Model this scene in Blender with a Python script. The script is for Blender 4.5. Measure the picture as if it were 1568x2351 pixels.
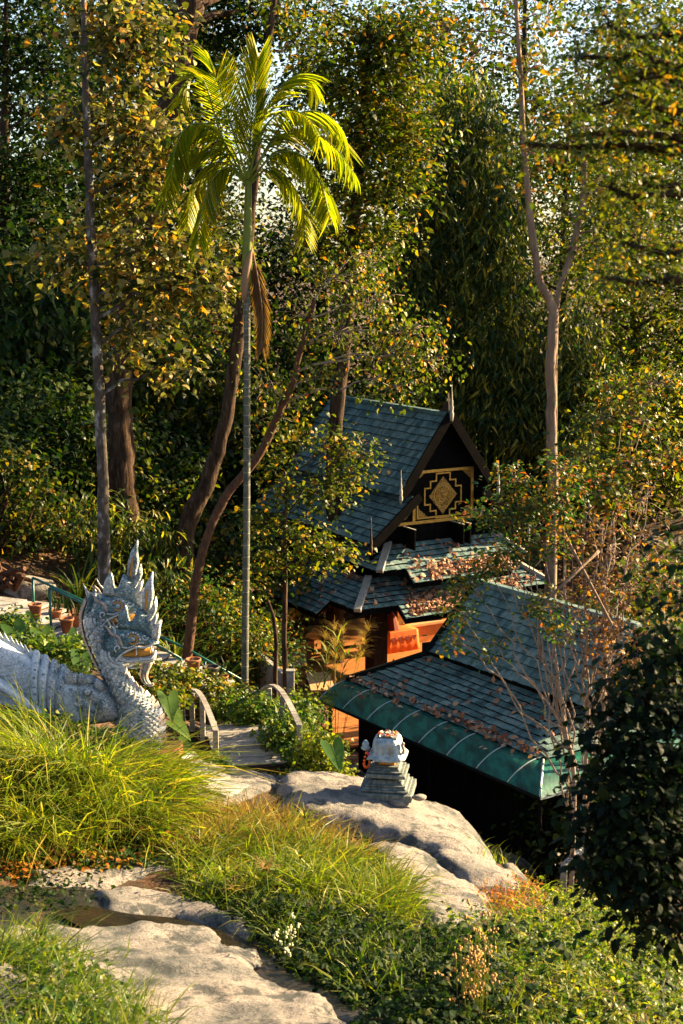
import bpy, math, random
import numpy as np
from mathutils import Vector, Matrix, noise
for o in list(bpy.data.objects): bpy.data.objects.remove(o)
S = bpy.context.scene; COL = S.collection
rng = np.random.default_rng(7); random.seed(7)
R = math.radians
# ------------------------------------------------------------------ camera, sky, sun, exposure
F = 3265.; PIT = R(10); CZ = 13.5            # focal length in 1568-px-wide picture units, pitch, eye height
cam = bpy.data.cameras.new('camera'); camo = bpy.data.objects.new('camera', cam); COL.objects.link(camo)
camo.location = (0, 0, CZ); camo.rotation_euler = (R(80), 0, 0)
cam.sensor_fit = 'VERTICAL'; cam.sensor_height = 36; cam.lens = 36*F/2351
cam.clip_start = .1; cam.clip_end = 6000
cam.dof.use_dof = True; cam.dof.focus_distance = 31; cam.dof.aperture_fstop = 2.8
S.camera = camo
SUN_AZ, SUN_EL = 66, 21
w = bpy.data.worlds.new('World'); S.world = w; w.use_nodes = True
nt = w.node_tree; bg = nt.nodes['Background']
sky = nt.nodes.new('ShaderNodeTexSky'); sky.sky_type = 'NISHITA'; sky.sun_disc = False
sky.sun_elevation = R(SUN_EL); sky.sun_rotation = R(SUN_AZ); sky.dust_density = 1.5; sky.air_density = 1.0
nt.links.new(sky.outputs[0], bg.inputs[0]); bg.inputs[1].default_value = .05
sl = bpy.data.lights.new('sun', 'SUN'); sl.energy = 5; sl.angle = R(.6); sl.color = (1, .73, .40)
so = bpy.data.objects.new('sun', sl); COL.objects.link(so); so.location = (30, 30, 40)
sd = Vector((math.sin(R(SUN_AZ))*math.cos(R(SUN_EL)), math.cos(R(SUN_AZ))*math.cos(R(SUN_EL)), math.sin(R(SUN_EL))))
so.rotation_euler = sd.to_track_quat('Z', 'Y').to_euler()
vs = S.view_settings; vs.view_transform = 'Standard'; vs.look = 'None'; vs.exposure = 2.6; vs.gamma = 1; vs.use_curve_mapping = False

# ------------------------------------------------------------------ pixel -> world helpers
cp, sp = math.cos(PIT), math.sin(PIT)
def ray(x, y):
    a = (np.asarray(x, float)-784)/F; b = -(np.asarray(y, float)-1175.5)/F
    return np.stack([a, cp+b*sp, -sp+b*cp], -1)
def P(x, y, Y):
    d = ray(x, y); return np.array([0, 0, CZ])+d*(Y/d[..., 1:2] if d.ndim > 1 else Y/d[1])
def Pz(x, y, z):
    d = ray(x, y); return np.array([0, 0, CZ])+d*((z-CZ)/d[2])
def mpp(Y): return Y*1.05/F                   # metres per picture unit at distance Y
# ------------------------------------------------------------------ terrain height
CP = np.array([(0,0,11.8),(-6,0,12),(6,0,11.5),(-4,8,7.7),(0,8,7.4),(4,8,7.1),(-3,13,6.0),(0,13,5.9),(3,13,5.6),
 (-5,17,5.6),(-2,17,5.1),(1,17,4.9),(4,17,4.4),(-6,21,5.6),(-3,21,4.9),(0,21,4.5),(2.5,21,4.2),(4,21,3.2),
 (-7,25,5.7),(-4.5,25,5.0),(-2.5,25,4.2),(.5,24.5,4.1),(2,23.5,3.9),(3.4,25,.8),(4.8,23.6,.6),(-6,29,4.6),(-3.2,28,3.1),(-1,28,2.9),
 (1,29,.9),(3,30,-.1),(-8,34,4.3),(-5.5,33,3.4),(-3,33,2.0),(-1,33,.9),(1,34,-.1),(-10,39,4.4),(-6,38,3.1),(-3.5,38,1.7),
 (-1.5,38,.0),(3,38,-.2),(-12,45,7),(-7,45,4.5),(-4,45,1.4),(0,45,-.2),(5,45,-.2),(9,45,.4),(-16,55,10),(-8,55,6),(0,57,2),
 (6,57,1.5),(12,55,2),(-20,70,12),(0,72,6),(14,70,5),(24,60,4),(8,28,0),(7,20,2.2),(6,13,4.2),(12,35,.3),(-40,90,14),(0,100,9),(40,90,8),
 (2,49,-.5),(-1,49,-.5),(5,49,-.5),(3,53,-.4),(-2.5,52,-.2),(7,50,-.4),(8,47,-.3),(-2.5,46,-.3),(10,51,0),(-60,30,14),(60,30,6),(-30,0,14),(30,0,9)], float)
def _phi(r): return r
_A = np.linalg.norm(CP[:, None, :2]-CP[None, :, :2], axis=2); n_ = len(CP)
_M = np.zeros((n_+1, n_+1)); _M[:n_, :n_] = _phi(_A)-np.eye(n_)*.15; _M[:n_, n_] = 1; _M[n_, :n_] = 1
_W = np.linalg.solve(_M, np.append(CP[:, 2], 0))
HUMPS = [(-.3, 18.0, 1.5, .8, .15), (.5, 17.4, 1.1, .8, .15), (-4.3, 20.8, 1.6, .9, .45), (2.6, 15.0, 1.6, 1.0, .3), (-3.4, 13.6, .9, .8, .3)]
def h(x, y):
    x = np.atleast_1d(np.asarray(x, float)); y = np.atleast_1d(np.asarray(y, float)); out = np.empty(x.shape)
    xf, yf, of = x.ravel(), y.ravel(), out.ravel()
    for i in range(0, len(xf), 20000):
        d = np.hypot(xf[i:i+20000, None]-CP[None, :, 0], yf[i:i+20000, None]-CP[None, :, 1])
        of[i:i+20000] = _phi(d)@_W[:n_]+_W[n_]
    r = np.hypot(x, y-40); k = np.clip((r-75)/60, 0, 1); k = k*k*(3-2*k)
    hump = sum(a*np.exp(-((x-u)/su)**2-((y-v)/sv)**2) for u, v, su, sv, a in HUMPS)
    return of.reshape(x.shape)*(1-k)+9*k+hump
def h1(x, y): return float(h(x, y)[0])
def G(x, y, y0=9., y1=95.):                    # where the view ray through (x,y) meets the ground
    d = ray(x, y); t = np.arange(y0, y1, .08)/d[1]
    p = np.array([0, 0, CZ])+d[None]*t[:, None]
    b = np.nonzero(p[:, 2] < h(p[:, 0], p[:, 1]))[0]
    return p[b[0]] if len(b) else p[-1]
def fbm(p, s=1., o=4): return noise.fractal(Vector((p[0]*s, p[1]*s, p[2]*s if len(p) > 2 else 0)), 1., 2.1, o)

# ------------------------------------------------------------------ materials
def mat_new(name):
    m = bpy.data.materials.new(name); m.use_nodes = True; t = m.node_tree
    return m, t, t.nodes['Principled BSDF']
def nd(t, typ, **kw):
    n = t.nodes.new(typ)
    for k, v in kw.items(): setattr(n, k, v)
    return n
def ramp(t, stops):
    r = nd(t, 'ShaderNodeValToRGB'); e = r.color_ramp.elements
    while len(e) < len(stops): e.new(.5)
    for i, (p, c) in enumerate(stops): e[i].position = p; e[i].color = (*c, 1)
    return r
def ntex(t, scale, detail=6, rough=.6, coord='Object', vec=None):
    n = nd(t, 'ShaderNodeTexNoise'); n.inputs['Scale'].default_value = scale; n.inputs['Detail'].default_value = detail
    n.inputs['Roughness'].default_value = rough
    if vec is None:
        tc = nd(t, 'ShaderNodeTexCoord'); vec = tc.outputs[coord]
    t.links.new(vec, n.inputs['Vector']); return n
def surf(name, stops, scale=4, rough=.8, bump=.3, bscale=None, metal=0, spec=.3, stretch=None, isl=.0, detail=7, world=False):
    m, t, b = mat_new(name)
    if world: v = nd(t, 'ShaderNodeNewGeometry').outputs['Position']
    else: v = nd(t, 'ShaderNodeTexCoord').outputs['Object']
    if stretch:
        mp = nd(t, 'ShaderNodeMapping'); mp.inputs['Scale'].default_value = stretch; t.links.new(v, mp.inputs[0]); v = mp.outputs[0]
    n = ntex(t, scale, detail, .65, vec=v); fac = n.outputs[0]
    if isl:
        g = nd(t, 'ShaderNodeNewGeometry'); oi = nd(t, 'ShaderNodeObjectInfo')
        a = nd(t, 'ShaderNodeMath', operation='ADD'); t.links.new(g.outputs['Random Per Island'], a.inputs[0]); t.links.new(oi.outputs['Random'], a.inputs[1])
        f = nd(t, 'ShaderNodeMath', operation='FRACT'); t.links.new(a.outputs[0], f.inputs[0])
        q = nd(t, 'ShaderNodeMath', operation='SUBTRACT'); t.links.new(f.outputs[0], q.inputs[0]); q.inputs[1].default_value = .5
        q2 = nd(t, 'ShaderNodeMath', operation='MULTIPLY_ADD'); t.links.new(q.outputs[0], q2.inputs[0]); q2.inputs[1].default_value = isl; t.links.new(fac, q2.inputs[2]); fac = q2.outputs[0]
    r = ramp(t, stops); t.links.new(fac, r.inputs[0]); t.links.new(r.outputs[0], b.inputs['Base Color'])
    b.inputs['Roughness'].default_value = rough; b.inputs['Metallic'].default_value = metal; b.inputs['Specular IOR Level'].default_value = spec
    if bump:
        n2 = ntex(t, bscale or scale*4, 8, .7, vec=v); bp = nd(t, 'ShaderNodeBump'); bp.inputs['Strength'].default_value = bump; bp.inputs['Distance'].default_value = .05
        t.links.new(n2.outputs[0], bp.inputs['Height']); t.links.new(bp.outputs[0], b.inputs['Normal'])
    return m
def leafmat(name, stops, trans=.45, rough=.45, tint=(1.15, 1.3, .35), spec=.25):
    m, t, b = mat_new(name)
    g = nd(t, 'ShaderNodeNewGeometry'); oi = nd(t, 'ShaderNodeObjectInfo')
    a = nd(t, 'ShaderNodeMath', operation='ADD'); t.links.new(g.outputs['Random Per Island'], a.inputs[0]); t.links.new(oi.outputs['Random'], a.inputs[1])
    f = nd(t, 'ShaderNodeMath', operation='FRACT'); t.links.new(a.outputs[0], f.inputs[0])
    r = ramp(t, stops); t.links.new(f.outputs[0], r.inputs[0]); t.links.new(r.outputs[0], b.inputs['Base Color'])
    b.inputs['Roughness'].default_value = rough; b.inputs['Specular IOR Level'].default_value = spec
    tr = nd(t, 'ShaderNodeBsdfTranslucent'); mx = nd(t, 'ShaderNodeMix', data_type='RGBA', blend_type='MULTIPLY'); mx.inputs[0].default_value = 1
    t.links.new(r.outputs[0], mx.inputs[6]); mx.inputs[7].default_value = (*tint, 1); t.links.new(mx.outputs[2], tr.inputs[0])
    ms = nd(t, 'ShaderNodeMixShader'); ms.inputs[0].default_value = trans
    t.links.new(b.outputs[0], ms.inputs[1]); t.links.new(tr.outputs[0], ms.inputs[2]); t.links.new(ms.outputs[0], t.nodes['Material Output'].inputs[0])
    return m
def flat(name, c, rough=.6, metal=0, spec=.4): 
    return surf(name, [(.3, tuple(x*.8 for x in c)), (.7, tuple(min(1, x*1.15) for x in c))], 6, rough, .12, metal=metal, spec=spec)
M = {}
M['soil'] = surf('soil', [(.3, (.015, .009, .005)), (.5, (.05, .028, .014)), (.62, (.10, .048, .02)), (.75, (.03, .026, .01))], 2.2, .95, .8, 9, world=True)
def rockmat():
    m, t, b = mat_new('granite'); v = nd(t, 'ShaderNodeNewGeometry').outputs['Position']
    n = ntex(t, .9, 8, .65, vec=v); r = ramp(t, [(.34, (.11, .125, .125)), (.44, (.25, .24, .225)), (.56, (.42, .375, .335)), (.72, (.28, .235, .20))]); t.links.new(n.outputs[0], r.inputs[0])
    n3 = ntex(t, 45, 6, .7, vec=v); r3 = ramp(t, [(.35, (.4, .4, .4)), (.5, (.95, .95, .95)), (.7, (1.2, 1.18, 1.15))]); t.links.new(n3.outputs[0], r3.inputs[0])
    mx = nd(t, 'ShaderNodeMix', data_type='RGBA', blend_type='MULTIPLY'); mx.inputs[0].default_value = 1; t.links.new(r.outputs[0], mx.inputs[6]); t.links.new(r3.outputs[0], mx.inputs[7])
    n4 = ntex(t, 2.3, 10, .75, vec=v); r4 = ramp(t, [(.50, (0, 0, 0)), (.58, (.9, .9, .9))]); t.links.new(n4.outputs[0], r4.inputs[0])
    mx2 = nd(t, 'ShaderNodeMix', data_type='RGBA'); t.links.new(r4.outputs[0], mx2.inputs[0]); t.links.new(mx.outputs[2], mx2.inputs[6]); mx2.inputs[7].default_value = (.075, .085, .085, 1)
    t.links.new(mx2.outputs[2], b.inputs['Base Color']); b.inputs['Roughness'].default_value = .9; b.inputs['Specular IOR Level'].default_value = .2
    n2 = ntex(t, 9, 12, .78, vec=v); bp = nd(t, 'ShaderNodeBump'); bp.inputs['Strength'].default_value = 1; bp.inputs['Distance'].default_value = .16
    t.links.new(n2.outputs[0], bp.inputs['Height']); t.links.new(bp.outputs[0], b.inputs['Normal']); return m
M['rock'] = rockmat()
M['wet'] = surf('wet_rock', [(.35, (.005, .006, .007)), (.55, (.016, .014, .010)), (.7, (.045, .028, .012))], 3, .35, .5, 12, spec=.6, world=True)
M['tile'] = surf('weathered_shingle', [(.22, (.03, .055, .055)), (.45, (.08, .14, .134)), (.62, (.14, .215, .20)), (.8, (.24, .27, .245))], 2.6, .85, .5, 30, isl=.28, world=True, spec=.15)
M['tile_end'] = surf('shingle_end', [(.3, (.004, .006, .006)), (.7, (.010, .013, .013))], 8, .95, .2, spec=.05)  # near-black ends paint the shadow gaps between shingle courses; also dark trim
M['hip'] = surf('hip_cap_wood', [(.3, (.20, .19, .16)), (.7, (.36, .33, .27))], 5, .8, .3)
M['black'] = surf('black_lacquer', [(.3, (.003, .0028, .0028)), (.7, (.008, .007, .0065))], 5, .9, .25, 25, spec=.02)
M['darkwood'] = surf('dark_wood', [(.3, (.014, .007, .004)), (.7, (.055, .025, .012))], 3, .6, .4, 12, stretch=(3, 3, .4))
M['pillarwood'] = surf('old_pillar_wood', [(.3, (.006, .003, .002)), (.7, (.026, .011, .006))], 3, .7, .4, 12, stretch=(3, 3, .4), spec=.1)
M['gold'] = surf('gold_leaf', [(.3, (.32, .17, .03)), (.7, (.62, .36, .07))], 9, .4, .3, 30, metal=.45)
M['floor'] = surf('teak_floor', [(.3, (.30, .115, .035)), (.7, (.46, .19, .065))], 2, .35, .1, 20, stretch=(1, 6, 1))
M['table'] = surf('pale_table_wood', [(.3, (.42, .24, .11)), (.7, (.58, .36, .18))], 2, .45, .1, 18, stretch=(1, 7, 1))
M['cloth'] = surf('orange_cloth', [(.3, (.55, .09, .008)), (.7, (.75, .15, .015))], 3, .8, .2, 10)
M['redcloth'] = flat('dark_red_cloth', (.16, .018, .006), .8)
M['canopy'] = surf('green_canopy', [(.34, (.0, .018, .016)), (.48, (.002, .07, .05)), (.62, (.006, .13, .09)), (.75, (.008, .04, .032))], 3.4, .45, .15, 14, spec=.35, stretch=(1.4, .5, 1), world=True)
M['rib'] = flat('pale_metal_rib', (.35, .42, .42), .35, .4)
M['rail'] = flat('green_rail_paint', (.008, .10, .075), .4)
M['oldwood'] = surf('grey_weathered_wood', [(.3, (.14, .13, .115)), (.5, (.27, .25, .22)), (.72, (.40, .37, .32))], 3, .85, .5, 16, stretch=(1, 6, 6), isl=.25, world=True)
M['terra'] = surf('terracotta', [(.3, (.20, .07, .03)), (.7, (.38, .14, .06))], 5, .8, .2)
M['darkpot'] = flat('black_pot', (.02, .018, .018), .6)
M['conc'] = surf('old_concrete', [(.3, (.13, .135, .13)), (.55, (.28, .27, .25)), (.75, (.36, .34, .30))], 3, .9, .4, 20, world=True)
M['white'] = surf('whitewashed_plaster', [(.30, (.30, .35, .38)), (.5, (.58, .62, .64)), (.75, (.74, .75, .74))], 5, .75, .45, 22, world=True)
M['naga'] = surf('weathered_silver_stucco', [(.28, (.10, .18, .21)), (.40, (.38, .45, .46)), (.52, (.66, .68, .67)), (.7, (.82, .79, .72))], 7, .6, .8, 26, spec=.4, isl=.35, world=True, detail=10)
M['nagateal'] = surf('teal_mosaic', [(.28, (.04, .11, .14)), (.5, (.18, .29, .32)), (.72, (.58, .62, .60))], 9, .35, .5, 30, spec=.5, isl=.4, world=True)
M['nagagold'] = surf('naga_gold_paint', [(.3, (.40, .15, .03)), (.6, (.70, .33, .05))], 9, .5, .3, 30)
def carve(m, sc, st):
    t = m.node_tree; b = t.nodes['Principled BSDF']; bp = nd(t, 'ShaderNodeBump'); vo = nd(t, 'ShaderNodeTexVoronoi', feature='DISTANCE_TO_EDGE'); vo.inputs['Scale'].default_value = sc
    g = nd(t, 'ShaderNodeNewGeometry'); t.links.new(g.outputs['Position'], vo.inputs['Vector']); r = ramp(t, [(0, (0, 0, 0)), (.12, (1, 1, 1))]); t.links.new(vo.outputs[0], r.inputs[0]); t.links.new(r.outputs[0], bp.inputs['Height'])
    bp.inputs['Strength'].default_value = st; bp.inputs['Distance'].default_value = .03; o = b.inputs['Normal'].links[0].from_socket; t.links.new(o, bp.inputs['Normal']); t.links.new(bp.outputs[0], b.inputs['Normal'])
for k_ in ('naga', 'nagateal'): carve(M[k_], 17, .9)
carve(M['white'], 9, .5)
M['pink'] = surf('pink_stucco', [(.3, (.24, .20, .18)), (.6, (.52, .40, .33))], 9, .85, .6, 30, world=True)
M['shrine'] = surf('silver_green_stucco', [(.3, (.04, .055, .052)), (.5, (.12, .145, .135)), (.72, (.26, .265, .235))], 6, .8, .4, 22, stretch=(3, 3, .8), world=True)
M['silver'] = surf('silver_wrap', [(.3, (.14, .22, .27)), (.5, (.34, .42, .45)), (.8, (.58, .60, .58))], 7, .4, .8, 14, metal=.3, spec=.5, world=True)
M['bark'] = surf('dark_bark', [(.3, (.010, .007, .005)), (.5, (.045, .028, .018)), (.72, (.13, .085, .052))], 9, .95, 1, 18, stretch=(1, 1, .22), world=True, spec=.1)
M['barklichen'] = surf('lichen_bark', [(.35, (.03, .024, .02)), (.55, (.09, .075, .06)), (.63, (.30, .30, .28)), (.7, (.10, .08, .06))], 4, .95, 1, 16, stretch=(1, 1, .5), world=True)
M['redbark'] = surf('reddish_bark', [(.3, (.025, .012, .007)), (.7, (.13, .06, .028))], 9, .9, .8, 14, stretch=(1, 1, .4), world=True)
M['palebark'] = surf('pale_bark', [(.3, (.09, .06, .04)), (.5, (.20, .135, .09)), (.72, (.32, .23, .16))], 4, .9, 1, 12, stretch=(1, 1, .3), world=True)
M['twig'] = surf('grey_twig', [(.3, (.14, .10, .075)), (.7, (.32, .25, .19))], 8, .9, .2, world=True)
M['palmtrunk'] = surf('palm_trunk', [(.3, (.03, .04, .032)), (.55, (.09, .095, .07)), (.75, (.19, .19, .15))], 7, .8, .3, 30, stretch=(2, 2, .6), world=True)
M['palmring'] = flat('palm_ring', (.26, .24, .18), .85)
M['shaft'] = surf('palm_crownshaft', [(.3, (.07, .11, .01)), (.7, (.17, .20, .02))], 2, .4, .1)
YG, OR = (.20, .17, .015), (.42, .13, .015)
M['L_broad'] = leafmat('broad_leaf', [(0, (.014, .028, .006)), (.35, (.05, .065, .014)), (.6, (.16, .14, .035)), (.85, (.34, .28, .09)), (.97, (.38, .16, .02))], .45)
M['L_mid'] = leafmat('yellow_green_leaf', [(0, (.012, .028, .004)), (.4, (.045, .075, .006)), (.75, (.13, .145, .010)), (.9, (.26, .22, .012)), (.98, (.38, .17, .012))], .42)
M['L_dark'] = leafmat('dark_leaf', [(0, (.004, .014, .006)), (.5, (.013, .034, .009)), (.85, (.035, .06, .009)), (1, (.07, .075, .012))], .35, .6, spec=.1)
M['L_shade'] = leafmat('shade_painted_leaf', [(0, (.003, .009, .005)), (.6, (.008, .02, .008)), (1, (.022, .035, .008))], .25, .6, spec=.1)  # near-black base colour paints the shade on the near-right leaves
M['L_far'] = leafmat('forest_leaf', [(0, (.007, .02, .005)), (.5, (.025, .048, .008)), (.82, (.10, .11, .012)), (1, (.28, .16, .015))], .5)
M['L_bright'] = leafmat('bright_leaf', [(0, (.07, .12, .01)), (.5, (.16, .19, .015)), (1, (.30, .26, .02))], .55)
M['L_orange'] = leafmat('orange_leaf', [(0, (.10, .075, .012)), (.35, (.30, .14, .02)), (.75, (.48, .15, .02)), (1, (.38, .08, .015))], .5)
M['L_shrub'] = leafmat('shrub_leaf', [(0, (.016, .05, .016)), (.5, (.04, .09, .018)), (.8, (.10, .13, .015)), (1, (.34, .16, .02))], .45)
M['L_brown'] = leafmat('dry_brown_leaf', [(0, (.05, .025, .015)), (.6, (.15, .075, .04)), (1, (.28, .13, .05))], .3, .8)
M['L_bamboo'] = leafmat('bamboo_leaf', [(0, (.010, .03, .010)), (.5, (.035, .065, .014)), (.8, (.14, .15, .02)), (1, (.42, .30, .03))], .45)
M['L_fallen'] = leafmat('fallen_leaf', [(0, (.09, .03, .02)), (.35, (.22, .08, .045)), (.7, (.38, .19, .10)), (1, (.52, .33, .20))], .15, .8)
M['L_ivy'] = leafmat('vine_leaf', [(0, (.025, .065, .014)), (.5, (.06, .12, .015)), (.85, (.15, .19, .015)), (1, (.26, .24, .02))], .45)
M['L_palm'] = leafmat('palm_leaflet', [(0, (.10, .15, .006)), (.5, (.24, .26, .008)), (1, (.42, .35, .012))], .6, .4)
M['L_dead'] = leafmat('dead_frond', [(0, (.16, .075, .035)), (1, (.30, .19, .12))], .3, .8)
M['L_taro'] = leafmat('taro_leaf', [(0, (.03, .10, .025)), (1, (.10, .18, .03))], .45, .4)
M['grass'] = leafmat('grass_blade', [(0, (.045, .085, .006)), (.5, (.15, .20, .010)), (.85, (.28, .27, .018)), (1, (.42, .31, .06))], .5, .5)
M['grassg'] = leafmat('green_blade', [(0, (.045, .09, .012)), (.6, (.11, .16, .016)), (1, (.22, .21, .03))], .5, .5)
M['dry'] = leafmat('dry_grass', [(0, (.16, .09, .03)), (.6, (.30, .18, .05)), (1, (.22, .19, .03))], .35, .8)
M['plume'] = leafmat('dry_plume', [(0, (.24, .14, .03)), (1, (.42, .29, .08))], .5, .7)
M['fl_white'] = flat('white_flower', (.55, .55, .33), .8)
M['fl_tan'] = flat('tan_flower', (.42, .24, .07), .8)
M['fl_or'] = flat('orange_flower', (.75, .12, .01), .7)
M['fl_pink'] = flat('pink_cloth', (.65, .06, .25), .7)
M['tissue'] = surf('offering_bits', [(.3, (.55, .20, .04)), (.5, (.70, .60, .35)), (.7, (.75, .75, .72))], 30, .8, .2)

# ------------------------------------------------------------------ mesh helpers
def setp(o, parent):
    if parent is not None:
        o.parent = parent
        if parent.type == 'EMPTY': o.matrix_parent_inverse = Matrix.Translation(-Vector(parent.location))
def tag(o, label=None, cat=None, group=None, kind=None):
    for k, v in (('label', label), ('category', cat), ('group', group), ('kind', kind)):
        if v: o[k] = v
    return o
def thing(name, label, cat, loc=(0, 0, 0), group=None):
    o = bpy.data.objects.new(name, None); COL.objects.link(o); o.location = Vector([float(c) for c in loc]); o.empty_display_size = .1
    return tag(o, label, cat, group)
def fast(name, V, Fc, mat, parent=None, smooth=False, kind=None):
    V = np.asarray(V, np.float32); Fc = np.asarray(Fc, np.int32); k = Fc.shape[1]; nf = len(Fc)
    me = bpy.data.meshes.new(name); me.vertices.add(len(V)); me.vertices.foreach_set('co', V.ravel())
    me.loops.add(nf*k); me.loops.foreach_set('vertex_index', Fc.ravel()); me.polygons.add(nf)
    me.polygons.foreach_set('loop_start', np.arange(0, nf*k, k, dtype=np.int32)); me.polygons.foreach_set('loop_total', np.full(nf, k, np.int32))
    me.polygons.foreach_set('use_smooth', np.full(nf, smooth)); me.update(); me.validate()
    me.materials.append(M[mat]); o = bpy.data.objects.new(name, me); COL.objects.link(o); setp(o, parent)
    if kind: o['kind'] = kind
    return o
class MB:
    def __init__(s): s.v = []; s.f = []; s.m = []
    def add(s, V, Fc, mi=0):
        b = len(s.v); s.v += [tuple(map(float, p)) for p in V]; s.f += [tuple(b+i for i in f) for f in Fc]; s.m += [mi]*len(Fc)
    def box(s, c, ax, hs, mi=0, taper=1.):       # centre, 3 axes, half sizes
        c = np.asarray(c, float); ax = np.asarray(ax, float); V = []
        for z in (-1, 1):
            k = taper if z > 0 else 1
            for x, y in ((-1, -1), (1, -1), (1, 1), (-1, 1)): V.append(c+ax[0]*hs[0]*x*k+ax[1]*hs[1]*y*k+ax[2]*hs[2]*z)
        s.add(V, [(0, 3, 2, 1), (4, 5, 6, 7), (0, 1, 5, 4), (1, 2, 6, 5), (2, 3, 7, 6), (3, 0, 4, 7)], mi)
    def bar(s, a, b, wd, ht, up=(0, 0, 1), mi=0):
        a = np.asarray(a, float); b = np.asarray(b, float); d = b-a; l = np.linalg.norm(d); d /= l; up = np.asarray(up, float)
        x = np.cross(d, up); nx = np.linalg.norm(x); x = x/nx if nx > 1e-6 else np.array([1., 0, 0]); z = np.cross(x, d)
        s.box((a+b)/2, [x, d, z], (wd/2, l/2, ht/2), mi)
    def rings(s, rs, cap=True, mi=0):
        n = len(rs[0]); V = [p for r in rs for p in r]; Fc = []
        for i in range(len(rs)-1):
            for j in range(n):
                a, b = i*n+j, i*n+(j+1) % n; Fc.append((a, b, b+n, a+n))
        if cap: Fc += [tuple(range(n-1, -1, -1)), tuple(range((len(rs)-1)*n, len(rs)*n))]
        s.add(V, Fc, mi)
    def tube(s, pts, rad, n=8, mi=0, flatten=1., cap=True):
        pts = np.asarray(pts, float); rad = np.broadcast_to(np.asarray(rad, float), (len(pts),)); rs = []
        for i in range(len(pts)):
            d = pts[min(i+1, len(pts)-1)]-pts[max(i-1, 0)]; d = d/(np.linalg.norm(d)+1e-9)
            ref = np.array([0, 1., 0]) if abs(d[1]) < .9 else np.array([1., 0, 0])
            x = np.cross(d, ref); x /= np.linalg.norm(x); y = np.cross(d, x)
            a = np.arange(n)*2*math.pi/n
            rs.append(pts[i]+rad[i]*(np.cos(a)[:, None]*x+np.sin(a)[:, None]*y*flatten))
        s.rings(rs, cap, mi)
    def sphere(s, c, r, n=10, k=7, mi=0, sc=(1, 1, 1)):
        rs = []
        for i in range(k):
            t = math.pi*(i+.02)/(k-1+.04); a = np.arange(n)*2*math.pi/n
            rs.append(np.asarray(c)+np.stack([np.sin(t)*np.cos(a)*r*sc[0], np.sin(t)*np.sin(a)*r*sc[1], np.full(n, math.cos(t)*r*sc[2])], 1))
        s.rings(rs, True, mi)
    def prism(s, pts, d, mi=0):                 # planar polygon extruded by vector d
        pts = [np.asarray(p, float) for p in pts]; d = np.asarray(d, float); n = len(pts)
        s.add(pts+[p+d for p in pts], [tuple(range(n-1, -1, -1)), tuple(range(n, 2*n))]+[(i, (i+1) % n, n+(i+1) % n, n+i) for i in range(n)], mi)
    def lathe(s, c, prof, n=16, mi=0):
        a = np.arange(n)*2*math.pi/n; c = np.asarray(c, float)
        s.rings([c+np.stack([np.cos(a)*r, np.sin(a)*r, np.full(n, z)], 1) for r, z in prof], True, mi)
    def build(s, name, mats, parent=None, smooth=False, kind=None, bevel=0):
        me = bpy.data.meshes.new(name); me.from_pydata(s.v, [], s.f)
        if isinstance(mats, str): mats = [mats]
        for m in mats: me.materials.append(M[m])
        if len(mats) > 1: me.polygons.foreach_set('material_index', s.m)
        if smooth: me.polygons.foreach_set('use_smooth', [True]*len(me.polygons))
        me.update(); o = bpy.data.objects.new(name, me); COL.objects.link(o); setp(o, parent)
        if bevel:
            b = o.modifiers.new('bevel', 'BEVEL'); b.width = bevel; b.segments = 2; b.limit_method = 'ANGLE'
        if kind: o['kind'] = kind
        return o
def spline(pts, n):                              # Catmull-Rom through points (any dim)
    pts = np.asarray(pts, float); q = np.vstack([2*pts[0]-pts[1], pts, 2*pts[-1]-pts[-2]]); out = []
    for t in np.linspace(0, len(pts)-1-1e-6, n):
        i = int(t); f = t-i; a, b, c, d = q[i:i+4]
        out.append(.5*((2*b)+(-a+c)*f+(2*a-5*b+4*c-d)*f*f+(-a+3*b-3*c+d)*f**3))
    return np.array(out)
def unit(v): return v/(np.linalg.norm(v, axis=-1, keepdims=True)+1e-9)
# ------------------------------------------------------------------ leaves
def leaf_geo(Pp, D, N, L, W):
    D = unit(D); sd_ = unit(np.cross(D, N)); N = np.cross(sd_, D); L = np.asarray(L)[:, None]; W = np.asarray(W)[:, None]*L
    n = len(Pp); V = np.empty((n, 6, 3)); cv_ = ((np.arange(n)*.618) % 1)[:, None]*.5-.1
    V[:, 0] = Pp; V[:, 5] = Pp+D*L-N*L*(.12+cv_*.4)
    V[:, 1] = Pp+D*L*.28+sd_*W*.92+N*L*.05; V[:, 2] = Pp+D*L*.28-sd_*W*.92+N*L*.09
    V[:, 3] = Pp+D*L*.66+sd_*W*.82+N*L*(.05-cv_*.2); V[:, 4] = Pp+D*L*.66-sd_*W*.82+N*L*(.02-cv_*.2)
    b = (np.arange(n)*6)[:, None, None]
    Fc = (b+np.array([(0, 2, 1), (1, 2, 4), (1, 4, 3), (3, 4, 5)])[None]).reshape(-1, 3)
    return V.reshape(-1, 3), Fc
def leaf_dirs(n, droop, rg=rng, tilt=.5):
    a = rg.uniform(0, 2*math.pi, n); D = np.stack([np.cos(a), np.sin(a), rg.normal(-droop, .45, n)], 1)
    N = np.stack([rg.normal(0, tilt, n), rg.normal(0, tilt, n), np.ones(n)], 1); return D, N
_um = None
def unit_leaf(W, mat):
    V, Fc = leaf_geo(np.zeros((1, 3)), np.array([[0, 1., 0]]), np.array([[0, 0, 1.]]), [1.], [W])
    me = bpy.data.meshes.new('leaf'); me.from_pydata(V.tolist(), [], Fc.tolist()); me.materials.append(M[mat]); return me
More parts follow.
